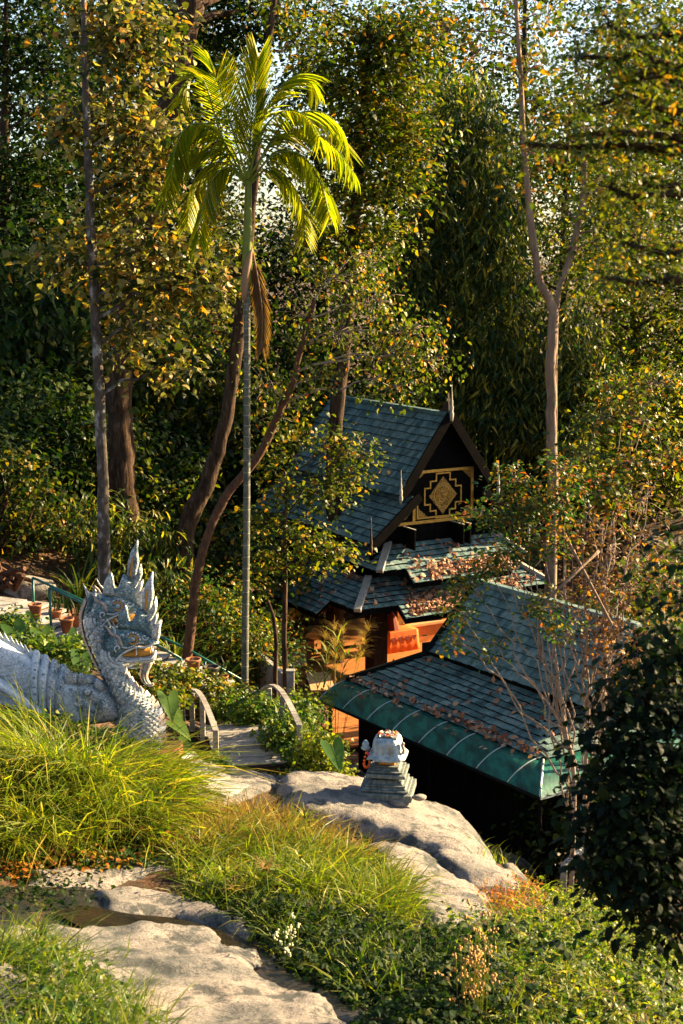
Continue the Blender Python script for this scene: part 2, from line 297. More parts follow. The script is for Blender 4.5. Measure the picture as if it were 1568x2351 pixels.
def leaf_objects(me, Pp, D, N, L, parent, name='leaf'):
    D = unit(D); s_ = unit(np.cross(D, N)); N = np.cross(s_, D)
    for p, d, s, n, l in zip(Pp, D, s_, N, L):
        o = bpy.data.objects.new(name, me); COL.objects.link(o); o.parent = parent
        o.matrix_basis = Matrix(((s[0]*l, d[0]*l, n[0]*l, p[0]), (s[1]*l, d[1]*l, n[1]*l, p[1]), (s[2]*l, d[2]*l, n[2]*l, p[2]), (0, 0, 0, 1)))
def foliage(parent, centres, k, spread, size, W, mat, droop, name='crown', nobj=0, szvar=.3, tilt=.5, kind='stuff'):
    C = np.repeat(np.asarray(centres), k, axis=0); n = len(C)
    off = rng.normal(0, 1, (n, 3))*np.array([spread, spread, spread*.7])
    Pp = C+off; D, N = leaf_dirs(n, droop, tilt=tilt); D = D+unit(off)*np.array([.8, .8, .3])
    L = size*np.clip(rng.normal(1, szvar, n), .4, 1.7); Wd = np.full(n, W)*rng.uniform(.8, 1.2, n)
    idx = np.arange(n)
    if nobj:
        order = np.argsort(np.linalg.norm(Pp-np.array([0, 0, CZ]), axis=1)-L*3); sel = order[:nobj]; idx = order[nobj:]
    V, Fc = leaf_geo(Pp[idx], D[idx], N[idx], L[idx], Wd[idx]); o = fast(name, V, Fc, mat, parent)
    if nobj: leaf_objects(unit_leaf(W, mat), Pp[sel], D[sel], N[sel], L[sel], o)
    return o
def blob_centres(blobs, dens=1.):                # blobs: (px,py,Y,rx,ry,n)
    out = []; owner = []
    for i, (x, y, Y, rx, ry, n) in enumerate(blobs):
        c = P(x, y, Y); m = mpp(Y); n = max(2, int(n*dens))
        u = unit(rng.normal(0, 1, (n, 3)))*(rng.uniform(.15, 1, (n, 1))**.45)
        out.append(c+u*np.array([rx*m, (rx+ry)/2*m, ry*m])); owner += [i]*n
    return np.vstack(out), owner
def limb(mb, a, b, r0, r1, n=5, sides=5, sag=.08, wob=.06):
    a = np.asarray(a); b = np.asarray(b); l = np.linalg.norm(b-a); t = np.linspace(0, 1, n)[:, None]
    p = a+(b-a)*t; p[:, 2] += (np.sin(t[:, 0]*math.pi)*sag*l); p[1:-1] += rng.normal(0, wob*l, (n-2, 3))*.5
    mb.tube(p, np.linspace(r0, r1, n), sides); return p
def tree(name, label, trunk, Y, blobs, k, size, mat, bark='bark', cat='tree', W=.3, droop=.3, spread=.35, group=None, nobj=0, ground=True, twigr=.012, dens=1., tw_mat=None, tilt=.5, extra=None, multi=False):
    # trunk: (px,py,width_px[,Y])
    pts = np.array([P(q[0], q[1], q[3] if len(q) > 3 else Y) for q in trunk]); rad = np.array([q[2]*.5*mpp(Y) for q in trunk])
    if ground:
        g = h1(pts[0][0], pts[0][1])
        if pts[0][2] > g-.1:
            pts = np.vstack([[pts[0][0], pts[0][1], g-.15], pts]); rad = np.append(rad[0]*1.18, rad)
    e = thing(name, label, cat, (pts[0][0], pts[0][1], pts[0][2]+.15), group)
    sp_ = spline(pts, max(10, len(pts)*5)); rr = np.interp(np.linspace(0, 1, len(sp_)), np.linspace(0, 1, len(rad)), rad)
    rr = rr*(1+.03*np.sin(np.arange(len(rr))*.9)); rr[0] *= 1.25
    sp_[1:-1] += rng.normal(0, .07, (len(sp_)-2, 3))*rr[1:-1, None]
    mb = MB(); big = rr.max() > .1; mb.tube(spline(sp_, 70) if big else sp_, np.interp(np.linspace(0, 1, 70), np.linspace(0, 1, len(rr)), rr) if big else rr, 18 if big else 10)
    if big:
        V_ = np.array(mb.v).reshape(70, 18, 3); c_ = V_.mean(1, keepdims=True); a_ = np.arange(18)
        nz_ = np.array([[noise.noise(Vector((math.cos(j*.349)*2.6, math.sin(j*.349)*2.6, i*.22+pts[0][0])))+.6*noise.noise(Vector((math.cos(j*.349)*5, math.sin(j*.349)*5, i*.5))) for j in a_] for i in range(70)])[..., None]
        mb.v = [tuple(q) for q in (c_+(V_-c_)*(1+.17*nz_)).reshape(-1, 3)]
    mb.build('trunk', bark, e, True)
    if blobs:
        C, own = blob_centres(blobs, dens); mb = MB(); limbs = []
        for (x, y, Yb, rx, ry, n) in blobs:
            c = P(x, y, Yb); d = np.linalg.norm(sp_-c, axis=1)+np.maximum(0, sp_[:, 2]-c[2]+.3)*1.2; j = int(np.argmin(d))
            if multi: j = int(len(sp_)*rng.uniform(.1, .45)); limbs.append(limb(mb, sp_[j], c, rng.uniform(.018, .03), .008, 12, 5, rng.uniform(-.02, .06), .035))
            else: limbs.append(limb(mb, sp_[j], c, max(rr[j]*.45, .02), .014, 7, 5))
        for c, o_ in zip(C, own):
            lp = limbs[o_]; j = np.argmin(np.linalg.norm(lp-c, axis=1)+rng.uniform(0, .4, len(lp))); limb(mb, lp[j], c, twigr, twigr*.4, 4, 3, .05, .1)
        mb.build('branches', tw_mat or bark, e, True, kind='stuff')
        foliage(e, C, k, spread, size, W, mat, droop, nobj=nobj, tilt=tilt)
        if extra:
            sel = C[rng.random(len(C)) < extra[1]]
            if len(sel): foliage(e, sel, extra[2], spread*.7, size, W, extra[0], droop, 'turned_leaves')
    return e
# ------------------------------------------------------------------ ground, rock, water, path
def terrain():
    def ax(lo, hi, st, far, k):
        a = list(np.arange(lo, hi+1e-6, st)); s_ = st
        while a[-1] < far: s_ *= k; a.append(a[-1]+s_)
        s_ = st
        while a[0] > -far: s_ *= k; a.insert(0, a[0]-s_)
        return np.array(a)
    xs, ys = ax(-14, 14, .3, 2500, 1.25), ax(4, 56, .3, 2500, 1.25)
    X, Yg = np.meshgrid(xs, ys); Z = h(X, Yg)
    Z += np.sin(X*2.1+Yg*.7)*np.sin(Yg*1.7-X*.6)*.06+rng.normal(0, .02, Z.shape)
    V = np.stack([X, Yg, Z], -1).reshape(-1, 3); nx = len(xs); i, j = np.meshgrid(np.arange(len(ys)-1), np.arange(nx-1), indexing='ij'); a = (i*nx+j).ravel()
    o = fast('ground', V, np.stack([a, a+1, a+nx+1, a+nx], 1), 'soil', smooth=True, kind='structure'); return o
terrain()
def inpoly(px, py, poly):
    ins = np.zeros(px.shape, bool); n = len(poly)
    for i in range(n):
        x1, y1 = poly[i]; x2, y2 = poly[(i+1) % n]
        c = ((y1 > py) != (y2 > py)) & (px < (x2-x1)*(py-y1)/(y2-y1+1e-12)+x1); ins ^= c
    return ins
def sdist(px, py, poly):
    d = np.full(px.shape, 1e9); n = len(poly)
    for i in range(n):
        a = np.array(poly[i]); b = np.array(poly[(i+1) % n]); ab = b-a
        t = np.clip(((px-a[0])*ab[0]+(py-a[1])*ab[1])/(ab@ab+1e-12), 0, 1); d = np.minimum(d, np.hypot(px-a[0]-t*ab[0], py-a[1]-t*ab[1]))
    return np.where(inpoly(px, py, poly), d, -d)
def gpoly(poly): return [tuple(G(x, y)[:2]) for x, y in poly]
ROCKS = []
def rock(name, poly, thick, edge, mat='rock', step=.07, amp=.10, ns=.9, kind='structure', world=None, base=0.):
    wp = world or gpoly(poly); q = np.array(wp); x0, y0 = q.min(0)-.25; x1, y1 = q.max(0)+.25
    xs, ys = np.arange(x0, x1, step), np.arange(y0, y1, step); X, Yg = np.meshgrid(xs, ys); d = sdist(X, Yg, wp)
    wob = np.array([noise.fractal(Vector((a*1.6, b*1.6, 3)), 1, 2, 3) for a, b in zip(X.ravel(), Yg.ravel())]).reshape(X.shape); d = d+wob*.16
    t = np.clip((d+.12)/edge, 0, 1); t = np.sqrt(1-(1-t)**2)
    nz = np.array([noise.fractal(Vector((a*ns, b*ns*1.4, 0)), .62, 2.1, 7) for a, b in zip(X.ravel(), Yg.ravel())]).reshape(X.shape)
    rd = np.array([abs(noise.fractal(Vector((a*.55+b*.25, b*.9, 9)), 1, 2., 3)) for a, b in zip(X.ravel(), Yg.ravel())]).reshape(X.shape)
    Z = h(X, Yg)+base+thick*t-.18*(1-t)+(nz*amp-np.clip(.05-rd, 0, 1)*amp*5)*np.clip(t*1.5, 0, 1)
    ok = d > -.2; nx = len(xs); i, j = np.meshgrid(np.arange(len(ys)-1), np.arange(nx-1), indexing='ij')
    keep = (ok[:-1, :-1] & ok[1:, :-1] & ok[:-1, 1:] & ok[1:, 1:]).ravel(); a = (i*nx+j).ravel()[keep]
    Fc = np.stack([a, a+1, a+nx+1, a+nx], 1); used, inv = np.unique(Fc, return_inverse=True)
    V = np.stack([X, Yg, Z], -1).reshape(-1, 3)[used]; o = fast(name, V, inv.reshape(-1, 4), mat, smooth=True, kind=kind)
    ROCKS.append((wp, thick)); return o
rock('rock_slab', [(-60, 2190), (60, 2150), (180, 2165), (330, 2150), (470, 2165), (560, 2215), (620, 2280), (700, 2320), (800, 2370), (820, 2470), (300, 2480), (-60, 2480)], .2, .3, amp=.085)
rock('rock_slab', [(215, 2062), (310, 2056), (400, 2066), (500, 2098), (585, 2140), (570, 2160), (470, 2120), (380, 2112), (270, 2115), (240, 2090)], .13, .3, amp=.06)
rock('rock_slab', [(640, 1830), (700, 1790), (770, 1772), (850, 1758), (950, 1772), (1050, 1812), (1150, 1862), (1230, 1915), (1275, 1960), (1290, 2020), (1200, 2010), (1090, 1990), (990, 1965), (900, 1938), (800, 1915), (700, 1895), (650, 1870)], .26, .45, amp=.06)
rock('rock_slab', [(1000, 1962), (1060, 1958), (1150, 2010), (1280, 2035), (1275, 2065), (1180, 2055), (1080, 2025), (1010, 1995)], .16, .35, amp=.08)
rock('rock_slab', [(395, 1790), (440, 1745), (520, 1775), (620, 1768), (720, 1775), (690, 1800), (620, 1820), (560, 1840), (480, 1870), (420, 1850)], .10, .3, amp=.06)
rock('rock_slab', [(60, 2005), (170, 2000), (320, 1985), (395, 1985), (390, 2010), (280, 2030), (170, 2045), (70, 2040)], .07, .2, amp=.05)
rock('rock_slab', [(840, 1955), (930, 1945), (1010, 1990), (1080, 2040), (1130, 2100), (1090, 2130), (1000, 2125), (940, 2070), (880, 2010)], .12, .3, amp=.08)
rock('stream_bed', [(-40, 2050), (60, 2040), (180, 2040), (260, 2060), (240, 2100), (300, 2115), (420, 2118), (540, 2150), (620, 2215), (720, 2275), (850, 2330), (830, 2370), (700, 2325), (600, 2270), (540, 2220), (450, 2180), (300, 2165), (150, 2170), (40, 2160), (-40, 2170)], .05, .2, 'wet', amp=.04)
M['water'] = surf('stream_water', [(.3, (.006, .006, .005)), (.7, (.022, .015, .007))], 2, .3, .5, 9, spec=.06, world=True)
def water(poly, lift):
    wp = gpoly(poly); q = np.array(wp); c = q.mean(0); z = h(q[:, 0], q[:, 1])+lift
    V = [(x, y, zz) for (x, y), zz in zip(wp, z)]+[(c[0], c[1], h1(*c)+lift)]; n = len(wp)
    fast('stream_water', V, [(i, (i+1) % n, n) for i in range(n)], 'water', smooth=True, kind='structure')
water([(120, 2110), (200, 2098), (300, 2118), (400, 2128), (500, 2150), (560, 2190), (500, 2185), (420, 2160), (300, 2152), (190, 2150)], .10)
# ------------------------------------------------------------------ shingled roofs
TV = np.array([(-.5, 0, 0), (.5, 0, 0), (.5, 1, 0), (-.5, 1, 0), (-.5, 0, 1), (.5, 0, 1), (.5, 1, .1), (-.5, 1, .1)], float)
TF = [(4, 5, 6, 7), (0, 1, 5, 4), (1, 2, 6, 5), (3, 0, 4, 7)]
def tile_mesh():
    me = bpy.data.meshes.new('shingle'); me.from_pydata(TV.tolist(), [], TF+[(0, 3, 2, 1)]); me.materials.append(M['tile']); me.materials.append(M['tile_end'])
    me.polygons[1].material_index = 1; return me
class Roof:
    def __init__(s, root): s.root = root; s.t = []; s.me = tile_mesh()
    def plane(s, name, a, b, c, d, course=.27, wid=.15, thick=.07, tiles=True, deck=.07):
        # a,b eave left->right, c,d top right->left (seen from outside)
        a, b, c, d = [np.asarray(p, float) for p in (a, b, c, d)]; u = unit(b-a); n = unit(np.cross(b-a, d-a)); v = np.cross(n, u)
        mb = MB(); mb.prism([a-n*.012, b-n*.012, c-n*.012, d-n*.012], -n*deck); part = mb.build(name, 'black', s.root)
        H = (d-a)@v
        if not tiles: return part
        nc = max(1, int(round(H/course))); e = H/nc
        for j in range(nc):
            f = (j+.5)/nc; l = a+(d-a)*f; r = b+(c-b)*f; base = a+v*e*j
            xl, xr = (l-a)@u, (r-a)@u; x = xl+(-.5*wid if j % 2 else 0); wv = rng.uniform(-.01, .01)
            while x < xr-.02:
                ww = wid*rng.uniform(.88, 1.08); x0, x1 = max(x, xl), min(x+ww, xr); x += ww
                if x1-x0 < .03: continue
                o = base+u*(x0+x1)/2+v*(rng.uniform(-.012, .012)+wv*.3-.03)+n*rng.uniform(-.002, .006)
                s.t.append((part, o, u*(x1-x0-.008), v*(e*1.25), n*thick*rng.uniform(.85, 1.15)))
        return part
    def finish(s, cand=None):
        d = [np.linalg.norm(t[1]-np.array([0, 0, CZ]))+(0 if cand is None else 100*(t[0] not in cand)) for t in s.t]; od = np.argsort(d)
        for i in od[:300]:
            p, o, x, y, z = s.t[i]; ob = bpy.data.objects.new('shingle', s.me); COL.objects.link(ob); ob.parent = p
            ob.matrix_basis = Matrix([[x[k], y[k], z[k], o[k]] for k in range(3)]+[[0, 0, 0, 1]])
        r = od[300:]
        O = np.array([s.t[i][1] for i in r]); X = np.array([s.t[i][2] for i in r]); Yv = np.array([s.t[i][3] for i in r]); Z = np.array([s.t[i][4] for i in r])
        V = O[:, None]+TV[None, :, :1]*X[:, None]+TV[None, :, 1:2]*Yv[:, None]+TV[None, :, 2:]*Z[:, None]
        Fc = ((np.arange(len(r))*8)[:, None, None]+np.array(TF)[None]).reshape(-1, 4)
        o = fast('shingles', V.reshape(-1, 3), Fc, 'tile', s.root, kind='stuff'); o.data.materials.append(M['tile_end'])
        o.data.polygons.foreach_set('material_index', np.tile([0, 1, 0, 0], len(r)))
def litter(name, label, spots):                  # spots: (origin,u,v,n,count,size)
    PP, DD, NN, LL = [], [], [], []
    for o, u, v, n, cnt, sz, pile in spots:
        nn_ = unit(np.cross(u, v)); f = rng.random((cnt, 2))
        p = np.asarray(o)+f[:, :1]*u+f[:, 1:]*v+nn_*(.06+rng.random((cnt, 1))**2*pile)
        a = rng.uniform(0, 6.28, cnt)[:, None]; PP.append(p); DD.append(np.cos(a)*unit(u)+np.sin(a)*unit(v)+nn_*rng.normal(.1, .35, (cnt, 1))); NN.append(nn_+rng.normal(0, .45, (cnt, 3))); LL.append(sz*rng.uniform(.6, 1.3, cnt))
    V, Fc = leaf_geo(np.vstack(PP), np.vstack(DD), np.vstack(NN), np.concatenate(LL), np.full(sum(map(len, LL)), .33))
    return tag(fast(name, V, Fc, 'L_fallen'), label, 'leaves', kind='stuff')
# ------------------------------------------------------------------ temple hall
az = R(59.4); TR = np.array([math.sin(az), math.cos(az), 0]); TB = np.array([-math.cos(az), math.sin(az), 0]); UP = np.array([0, 0, 1.])
TO = P(1016, 1136, 46.); TO[2] = 0
def T(x, y, z): return TO+TR*x+TB*y+UP*z
TAX = [TR, TB, UP]
hall = thing('temple_hall', 'dark wooden temple hall with tiered shingle roofs and a gold gable panel', 'temple', T(0, 3.5, 0))
rf = Roof(hall); DEP = 7.2
# upper gable roof (steep), middle roof, two skirts with projecting centres
y0 = -.35; AP = 8.58; UE = (1.80, 6.12)
up_l = rf.plane('upper_roof', T(-UE[0], DEP, UE[1]), T(-UE[0], y0, UE[1]), T(0, y0, AP), T(0, DEP, AP))
rf.plane('upper_roof', T(UE[0], y0, UE[1]), T(UE[0], DEP, UE[1]), T(0, DEP, AP), T(0, y0, AP), tiles=False)
y1 = -.5
mid_l = rf.plane('middle_roof', T(-3.0, DEP+.6, 4.66), T(-3.0, y1, 4.66), T(-1.3, y1, 6.02), T(-1.3, DEP+.6, 6.02))
rf.plane('middle_roof', T(3.0, y1, 4.66), T(3.0, DEP+.6, 4.66), T(1.3, DEP+.6, 6.02), T(1.3, y1, 6.02), tiles=False)
# skirt 1
S1 = []
S1.append(rf.plane('upper_skirt', T(-2.92, -.78, 3.84), T(2.92, -.78, 3.84), T(2.1, .02, 4.5), T(-2.1, .02, 4.5), .2, .17))
S1.append(rf.plane('upper_skirt', T(-1.95, -1.25, 3.46), T(1.95, -1.25, 3.46), T(1.95, -.78, 3.85), T(-1.95, -.78, 3.85), .2, .17))
S1.append(rf.plane('upper_skirt', T(-2.92, DEP+.7, 3.84), T(-2.92, -.78, 3.84), T(-2.1, .02, 4.5), T(-2.1, DEP+.2, 4.5), .2, .17))
rf.plane('upper_skirt', T(2.92, -.78, 3.84), T(2.92, DEP+.7, 3.84), T(2.1, DEP+.2, 4.5), T(2.1, .02, 4.5), tiles=False)
# skirt 2
S1.append(rf.plane('lower_skirt', T(-3.87, -1.02, 2.75), T(3.87, -1.02, 2.75), T(2.85, -.02, 3.46), T(-2.85, -.02, 3.46), .2, .17))
S1.append(rf.plane('lower_skirt', T(-2.38, -1.5, 2.41), T(2.38, -1.5, 2.41), T(2.38, -1.02, 2.76), T(-2.38, -1.02, 2.76), .2, .17))
S1.append(rf.plane('lower_skirt', T(-3.87, DEP+1.5, 2.75), T(-3.87, -1.02, 2.75), T(-2.85, -.02, 3.46), T(-2.85, DEP+.9, 3.46), .2, .17))
S1.append(rf.plane('lower_skirt', T(-4.4, DEP+.5, 2.38), T(-4.4, .62, 2.38), T(-3.87, .62, 2.76), T(-3.87, DEP+.5, 2.76), .2, .17))
rf.plane('lower_skirt', T(3.87, -1.02, 2.75), T(3.87, DEP+1.5, 2.75), T(2.85, DEP+.9, 3.46), T(2.85, -.02, 3.46), tiles=False)
rf.finish(S1)
mb = MB(); mb.bar(T(0, y0-.02, AP+.05), T(0, DEP, AP+.05), .26, .14); mb.build('ridge_cap', 'tile', hall, bevel=.02)
for a, b in ((T(-2.92, -.78, 3.86), T(-2.06, .04, 4.58)), (T(2.92, -.78, 3.86), T(2.06, .04, 4.58)), (T(-3.9, -1.05, 2.77), T(-2.83, 0, 3.54)), (T(3.9, -1.05, 2.77), T(2.83, 0, 3.54))):
    mb = MB(); mb.bar(a, b, .24, .13, UP); mb.build('hip_cap', 'hip', hall, bevel=.015)
for s in (-1, 1):                                # barge boards
    for (xa, za, xb, zb, yy) in ((0, AP+.06, 1.86, UE[1]-.06, y0), (1.25, 6.1, 3.08, 4.60, y1)):
        mb = MB(); a = T(s*xa, yy-.06, za); b = T(s*xb, yy-.06, zb); mb.bar(a, b, .07, .30, np.cross(unit(b-a), TB)*s); mb.build('barge_board', 'black', hall)
    mb = MB(); a = T(s*0, y0-.02, AP+.17); b = T(s*1.9, y0-.02, UE[1]+.11); mb.bar(a, b, .12, .05, np.cross(unit(b-a), TB)*s); mb.build('barge_cap', 'hip' if s > 0 else 'tile', hall)
    mb = MB(); a = T(s*1.3, y1-.02, 6.17); b = T(s*3.1, y1-.02, 4.70); mb.bar(a, b, .12, .05, np.cross(unit(b-a), TB)*s); mb.build('barge_cap', 'tile', hall)
def finial(p, hh, r, mat='hip'):
    mb = MB(); mb.lathe(p, [(r*.7, -.25), (r, -.1), (r*1.1, 0), (r*.75, .05*hh), (r*.95, .2*hh), (r*.6, .28*hh), (r*.7, .4*hh), (r*.4, .5*hh), (r*.45, .6*hh), (r*.22, .75*hh), (.008, hh)], 8); mb.build('finial', mat, hall, True)
finial(T(0, y0-.1, AP+.1), .95, .07, 'hip')
mb = MB(); mb.prism([T(.0, y0+.05, AP+.1), T(0, y0+.6, AP+.12), T(0, y0+.35, AP+.28), T(0, y0+.12, AP+.75)], TR*.05); mb.build('finial_bracket', 'darkwood', hall)
for s in (-1, 1): finial(T(s*1.92, y0-.1, UE[1]+.0), .85, .06); finial(T(s*3.12, y1-.1, 4.62), .95, .05, 'darkwood' if s < 0 else 'hip')
# gable wall and ornament
mb = MB(); mb.prism([T(-2.75, 0, 3.9), T(2.75, 0, 3.9), T(2.75, 0, 4.75), T(1.35, 0, 5.9), T(1.62, 0, 6.2), T(0, 0, 8.4), T(-1.62, 0, 6.2), T(-1.35, 0, 5.9), T(-2.75, 0, 4.75)], TB*.1); mb.build('gable_wall', 'black', hall)
mb = MB(); mb.box(T(0, DEP/2, 4.2), TAX, (2.0, DEP/2-.15, .8)); mb.build('upper_wall', 'black', hall)
mb = MB(); mb.box(T(0, DEP/2, 3.2), TAX, (2.8, DEP/2-.1, .32)); mb.build('clerestory_wall', 'black', hall)
for k in range(14):                              # boards of the wall under the panel
    mb = MB(); mb.box(T(-2.0+k*.307, -.012, 4.78), TAX, (.145, .012, .28)); mb.build('wall_board', 'black', hall)
def gbar(x0, z0, x1, z1, wd=.07, dp=.03, yy=-.02, mat='gold', name='gold_moulding'):
    mb = MB(); mb.bar(T(x0, yy, z0), T(x1, yy, z1), wd, dp, TB); return mb.build(name, mat, hall)
zt, zb_, xl, xr = 6.78, 5.13, -1.13, 1.17
gbar(-1.75, zb_, 1.75, zb_, .10); gbar(-.95, zt, xr, zt, .09); gbar(xl, zb_+.05, xl, 5.85, .10); gbar(xl+.13, zb_+.12, xl+.13, 5.75, .05); gbar(xr, zb_+.05, xr, zt+.04, .10); gbar(xl+.1, zb_+.13, xr-.1, zb_+.13, .05)
gbar(xr+.02, 5.75, 1.75, 5.25, .06)
st = [(-.27, .73), (.27, .73), (.27, .49), (.5, .49), (.5, .27), (.72, .27), (.72, -.27), (.5, -.27), (.5, -.49), (.27, -.49), (.27, -.73)]
st = st+[(-x, z) for x, z in reversed(st[2:])]
cz_ = 5.955
for i in range(len(st)):
    (a, b), (c_, d_) = st[i], st[(i+1) % len(st)]; ex = .022*np.sign(c_-a); ez = .022*np.sign(d_-b); gbar(a-ex, cz_+b-ez, c_+ex, cz_+d_+ez, .045, .03, -.018 if i % 2 else -.02)
mb = MB(); mb.prism([T(-.55, -.002, cz_), T(0, -.002, cz_-.62), T(.55, -.002, cz_), T(0, -.002, cz_+.62)], -TB*.03)
dm = mb.build('lattice_diamond', 'gold', hall)
M['lat'] = surf('gold_lattice', [(.42, (.03, .018, .008)), (.5, (.35, .19, .035)), (.75, (.60, .36, .07))], 26, .45, .5, 40, metal=.35); dm.data.materials[0] = M['lat']
for r_ in (.13, .21, .29, .37):
    a = np.arange(33)*2*math.pi/32; mb = MB(); mb.tube([T(r_*math.cos(t), -.036, cz_+r_*1.05*math.sin(t)) for t in a], .011, 4, cap=False); mb.build('lattice_ring', 'gold', dm)
for k in range(16):
    t = k*math.pi/8; mb = MB(); mb.sphere(T(.25*math.cos(t), -.036, cz_+.26*math.sin(t)), .03, 6, 4); mb.build('lattice_boss', 'gold', dm)
mb = MB(); mb.sphere(T(0, -.03, cz_), .09, 10, 6, sc=(1, .5, 1)); mb.build('lattice_boss', 'gold', dm)
for (x, z, sx, sz) in ((xr-.05, zt-.05, -1, -1), (xr-.05, zb_+.16, -1, 1), (xl+.17, zb_+.16, 1, 1), (-.93, zt-.05, 1, -1)):
    mb = MB(); mb.prism([T(x, -.004, z), T(x+sx*.36*(.5 if x < -.9 and sz < 0 else 1), -.004, z), T(x, -.004, z+sz*.3*(.5 if x < -.9 and sz < 0 else 1))], -TB*.02); mb.build('corner_fret', 'lat', hall)
mb = MB(); mb.box(T(-1.42, -.01, 5.38), [unit(TR+UP*.9), TB, unit(UP-TR*.9)], (.13, .012, .05)); mb.build('corner_fret', 'lat', hall)
for x in (-1.55, .35, .62):                      # open shutters under the panel
    mb = MB(); mb.box(T(x, -.38, 4.72), TAX, (.025, .36, .33)); sh = mb.build('shutter', 'black', hall); mb = MB(); mb.box(T(x, -.38, 5.062), TAX, (.03, .37, .012)); mb.build('shutter_cap', 'hip', sh)
# fascias under the eaves
def fascia(a, b, hh=.16):
    mb = MB(); n = unit(np.cross(b-a, UP)); mb.box((a+b)/2-UP*hh*.62, [unit(b-a), n, UP], (np.linalg.norm(b-a)/2, .025, hh/2)); mb.build('fascia', 'black', hall)
fascia(T(-2.9, -.72, 3.84), T(2.9, -.72, 3.84)); fascia(T(-1.95, -1.19, 3.46), T(1.95, -1.19, 3.46)); fascia(T(-2.38, -1.44, 2.41), T(2.38, -1.44, 2.41)); fascia(T(-3.84, -.96, 2.75), T(3.84, -.96, 2.75)); fascia(T(-3.81, -.9, 2.75), T(-3.81, DEP, 2.75)); fascia(T(-4.34, .65, 2.38), T(-4.34, DEP, 2.38))
for x in (-1.96, 1.96): fascia(T(x, -1.24, 3.5), T(x, -.7, 3.9), .14)
for x in (-2.39, 2.39): fascia(T(x, -1.5, 2.43), T(x, -1.0, 2.78), .14)
# floor, pillars, back walls
mb = MB(); mb.box(T(-1.2, 3.1, -.2), TAX, (5.6, 4.9, .19)); mb.build('floor_slab', 'conc', hall)
for j in range(22):
    mb = MB(); mb.box(T(-1.2, -1.55+j*.42, .012), TAX, (5.58, .207, .02)); mb.build('floor_board', 'floor', hall)
for x, y in ((-2.35, .3), (2.5, .3), (-2.35, 3.6), (2.5, 3.6), (-3.5, 4.6), (-2.35, 6.8), (2.5, 6.8), (3.5, -.6)):
    mb = MB(); k = .27 if (x, y) == (-2.35, .3) else .13; mb.box(T(x, y, 1.45), TAX, (k, k, 1.45)); mb.build('pillar', 'pillarwood', hall, bevel=.02)
mb = MB(); mb.box(T(-.3, 7.3, 1.5), TAX, (3.6, .08, 1.5)); mb.build('back_wall', 'pillarwood', hall)
mb = MB(); mb.box(T(-3.6, 6.6, 1.3), TAX, (.06, .7, 1.3)); mb.build('side_wall', 'pillarwood', hall)
# low parapet with panels at the right of the floor
mb = MB(); mb.box(T(2.0, 3.35, .35), TAX, (1.2, .12, .32)); mb.build('parapet', 'floor', hall)
mb = MB(); mb.box(T(2.0, 3.3, .70), TAX, (1.25, .2, .05)); mb.build('parapet_coping', 'table', hall, bevel=.01)
mb = MB(); mb.box(T(2.45, 3.35, .98), TAX, (.22, .16, .24)); mb.build('parapet_block', 'floor', hall, bevel=.01)
mb = MB(); mb.box(T(1.3, 3.6, .8), TAX, (.7, .03, .6)); mb.build('wall_panel', 'floor', hall)
# ------------------------------------------------------------------ things inside the hall
def table(label, x, y, rot, lx, ly, hh, mat='table'):
    c, s_ = math.cos(rot), math.sin(rot); ax = [TR*c+TB*s_, TB*c-TR*s_, UP]; o = T(x, y, .03); e = thing('wooden_table', label, 'table', o, 'tables on the hall floor')
    mb = MB(); mb.box(o+UP*(hh-.02), ax, (lx/2, ly/2, .02)); mb.build('table_top', mat, e, bevel=.005)
    for i in (-1, 1):
        for j in (-1, 1): mb = MB(); mb.box(o+ax[0]*i*(lx/2-.06)+ax[1]*j*(ly/2-.06)+UP*(hh-.04)/2, ax, (.025, .025, (hh-.04)/2)); mb.build('leg', 'darkwood', e)
    mb = MB(); mb.bar(o+ax[0]*(-lx/2+.06)+ax[1]*(-ly/2+.06)+UP*.25, o+ax[0]*(-lx/2+.06)+ax[1]*(ly/2-.06)+UP*.25, .03, .03); mb.build('stretcher', 'darkwood', e)
def at_floor(px, py, z):
    p = Pz(px, py, z)-TO; return p@TR, p@TB
x, y = at_floor(676, 1512, .74); table('pale wooden table left of the pillar, farther from the canopy', x, y, 1.15, 1.7, .75, .74)
x, y = at_floor(735, 1565, .62); table('pale wooden table nearest the green canopy end', x, y, 1.15, 1.9, .75, .62)
o = T(.15, 2.85, .03); e = thing('altar_table', 'altar table draped in bright orange cloth on the hall floor', 'altar', o)
mb = MB(); rs = []
for z, k, wv in ((.0, 1.08, .035), (.3, 1.04, .02), (.72, 1.0, 0), (.75, .97, 0)):
    pr = []
    for i in range(48):
        t = i/48*4; s_ = int(t); f = t-s_; sx, sy = .62*k, .34*k
        q = [(-sx+2*sx*f, -sy), (sx, -sy+2*sy*f), (sx-2*sx*f, sy), (-sx, sy-2*sy*f)][s_]; wob = 1+wv*math.sin(i*2.3)
        pr.append(o+TR*q[0]*wob+TB*q[1]*(1+wv*1.6*math.sin(i*2.3))+UP*z)
    rs.append(np.array(pr))
mb.rings(rs); mb.build('cloth', 'cloth', e, True)
for k in range(4): mb = MB(); a = o+TR*(-.56+k*.29)-TB*.372+UP*.55; mb.prism([a, a+TR*.24, a+TR*.12-UP*.2], -TB*.012); mb.build('pennant', 'redcloth', e)
o2 = T(-.05, 2.95, .79); e2 = thing('draped_statue', 'small figure shrouded in dark red cloth with gold edge on the altar', 'statue', o2)
mb = MB(); mb.lathe(o2, [(.30, 0), (.26, .12), (.16, .38), (.07, .56), (.01, .64)], 10); mb.build('shroud', 'redcloth', e2); mb = MB(); mb.bar(o2+TR*.2-TB*.22+UP*.02, o2+TR*.08-TB*.1+UP*.42, .09, .01, TB); mb.build('sash', 'gold', e2)
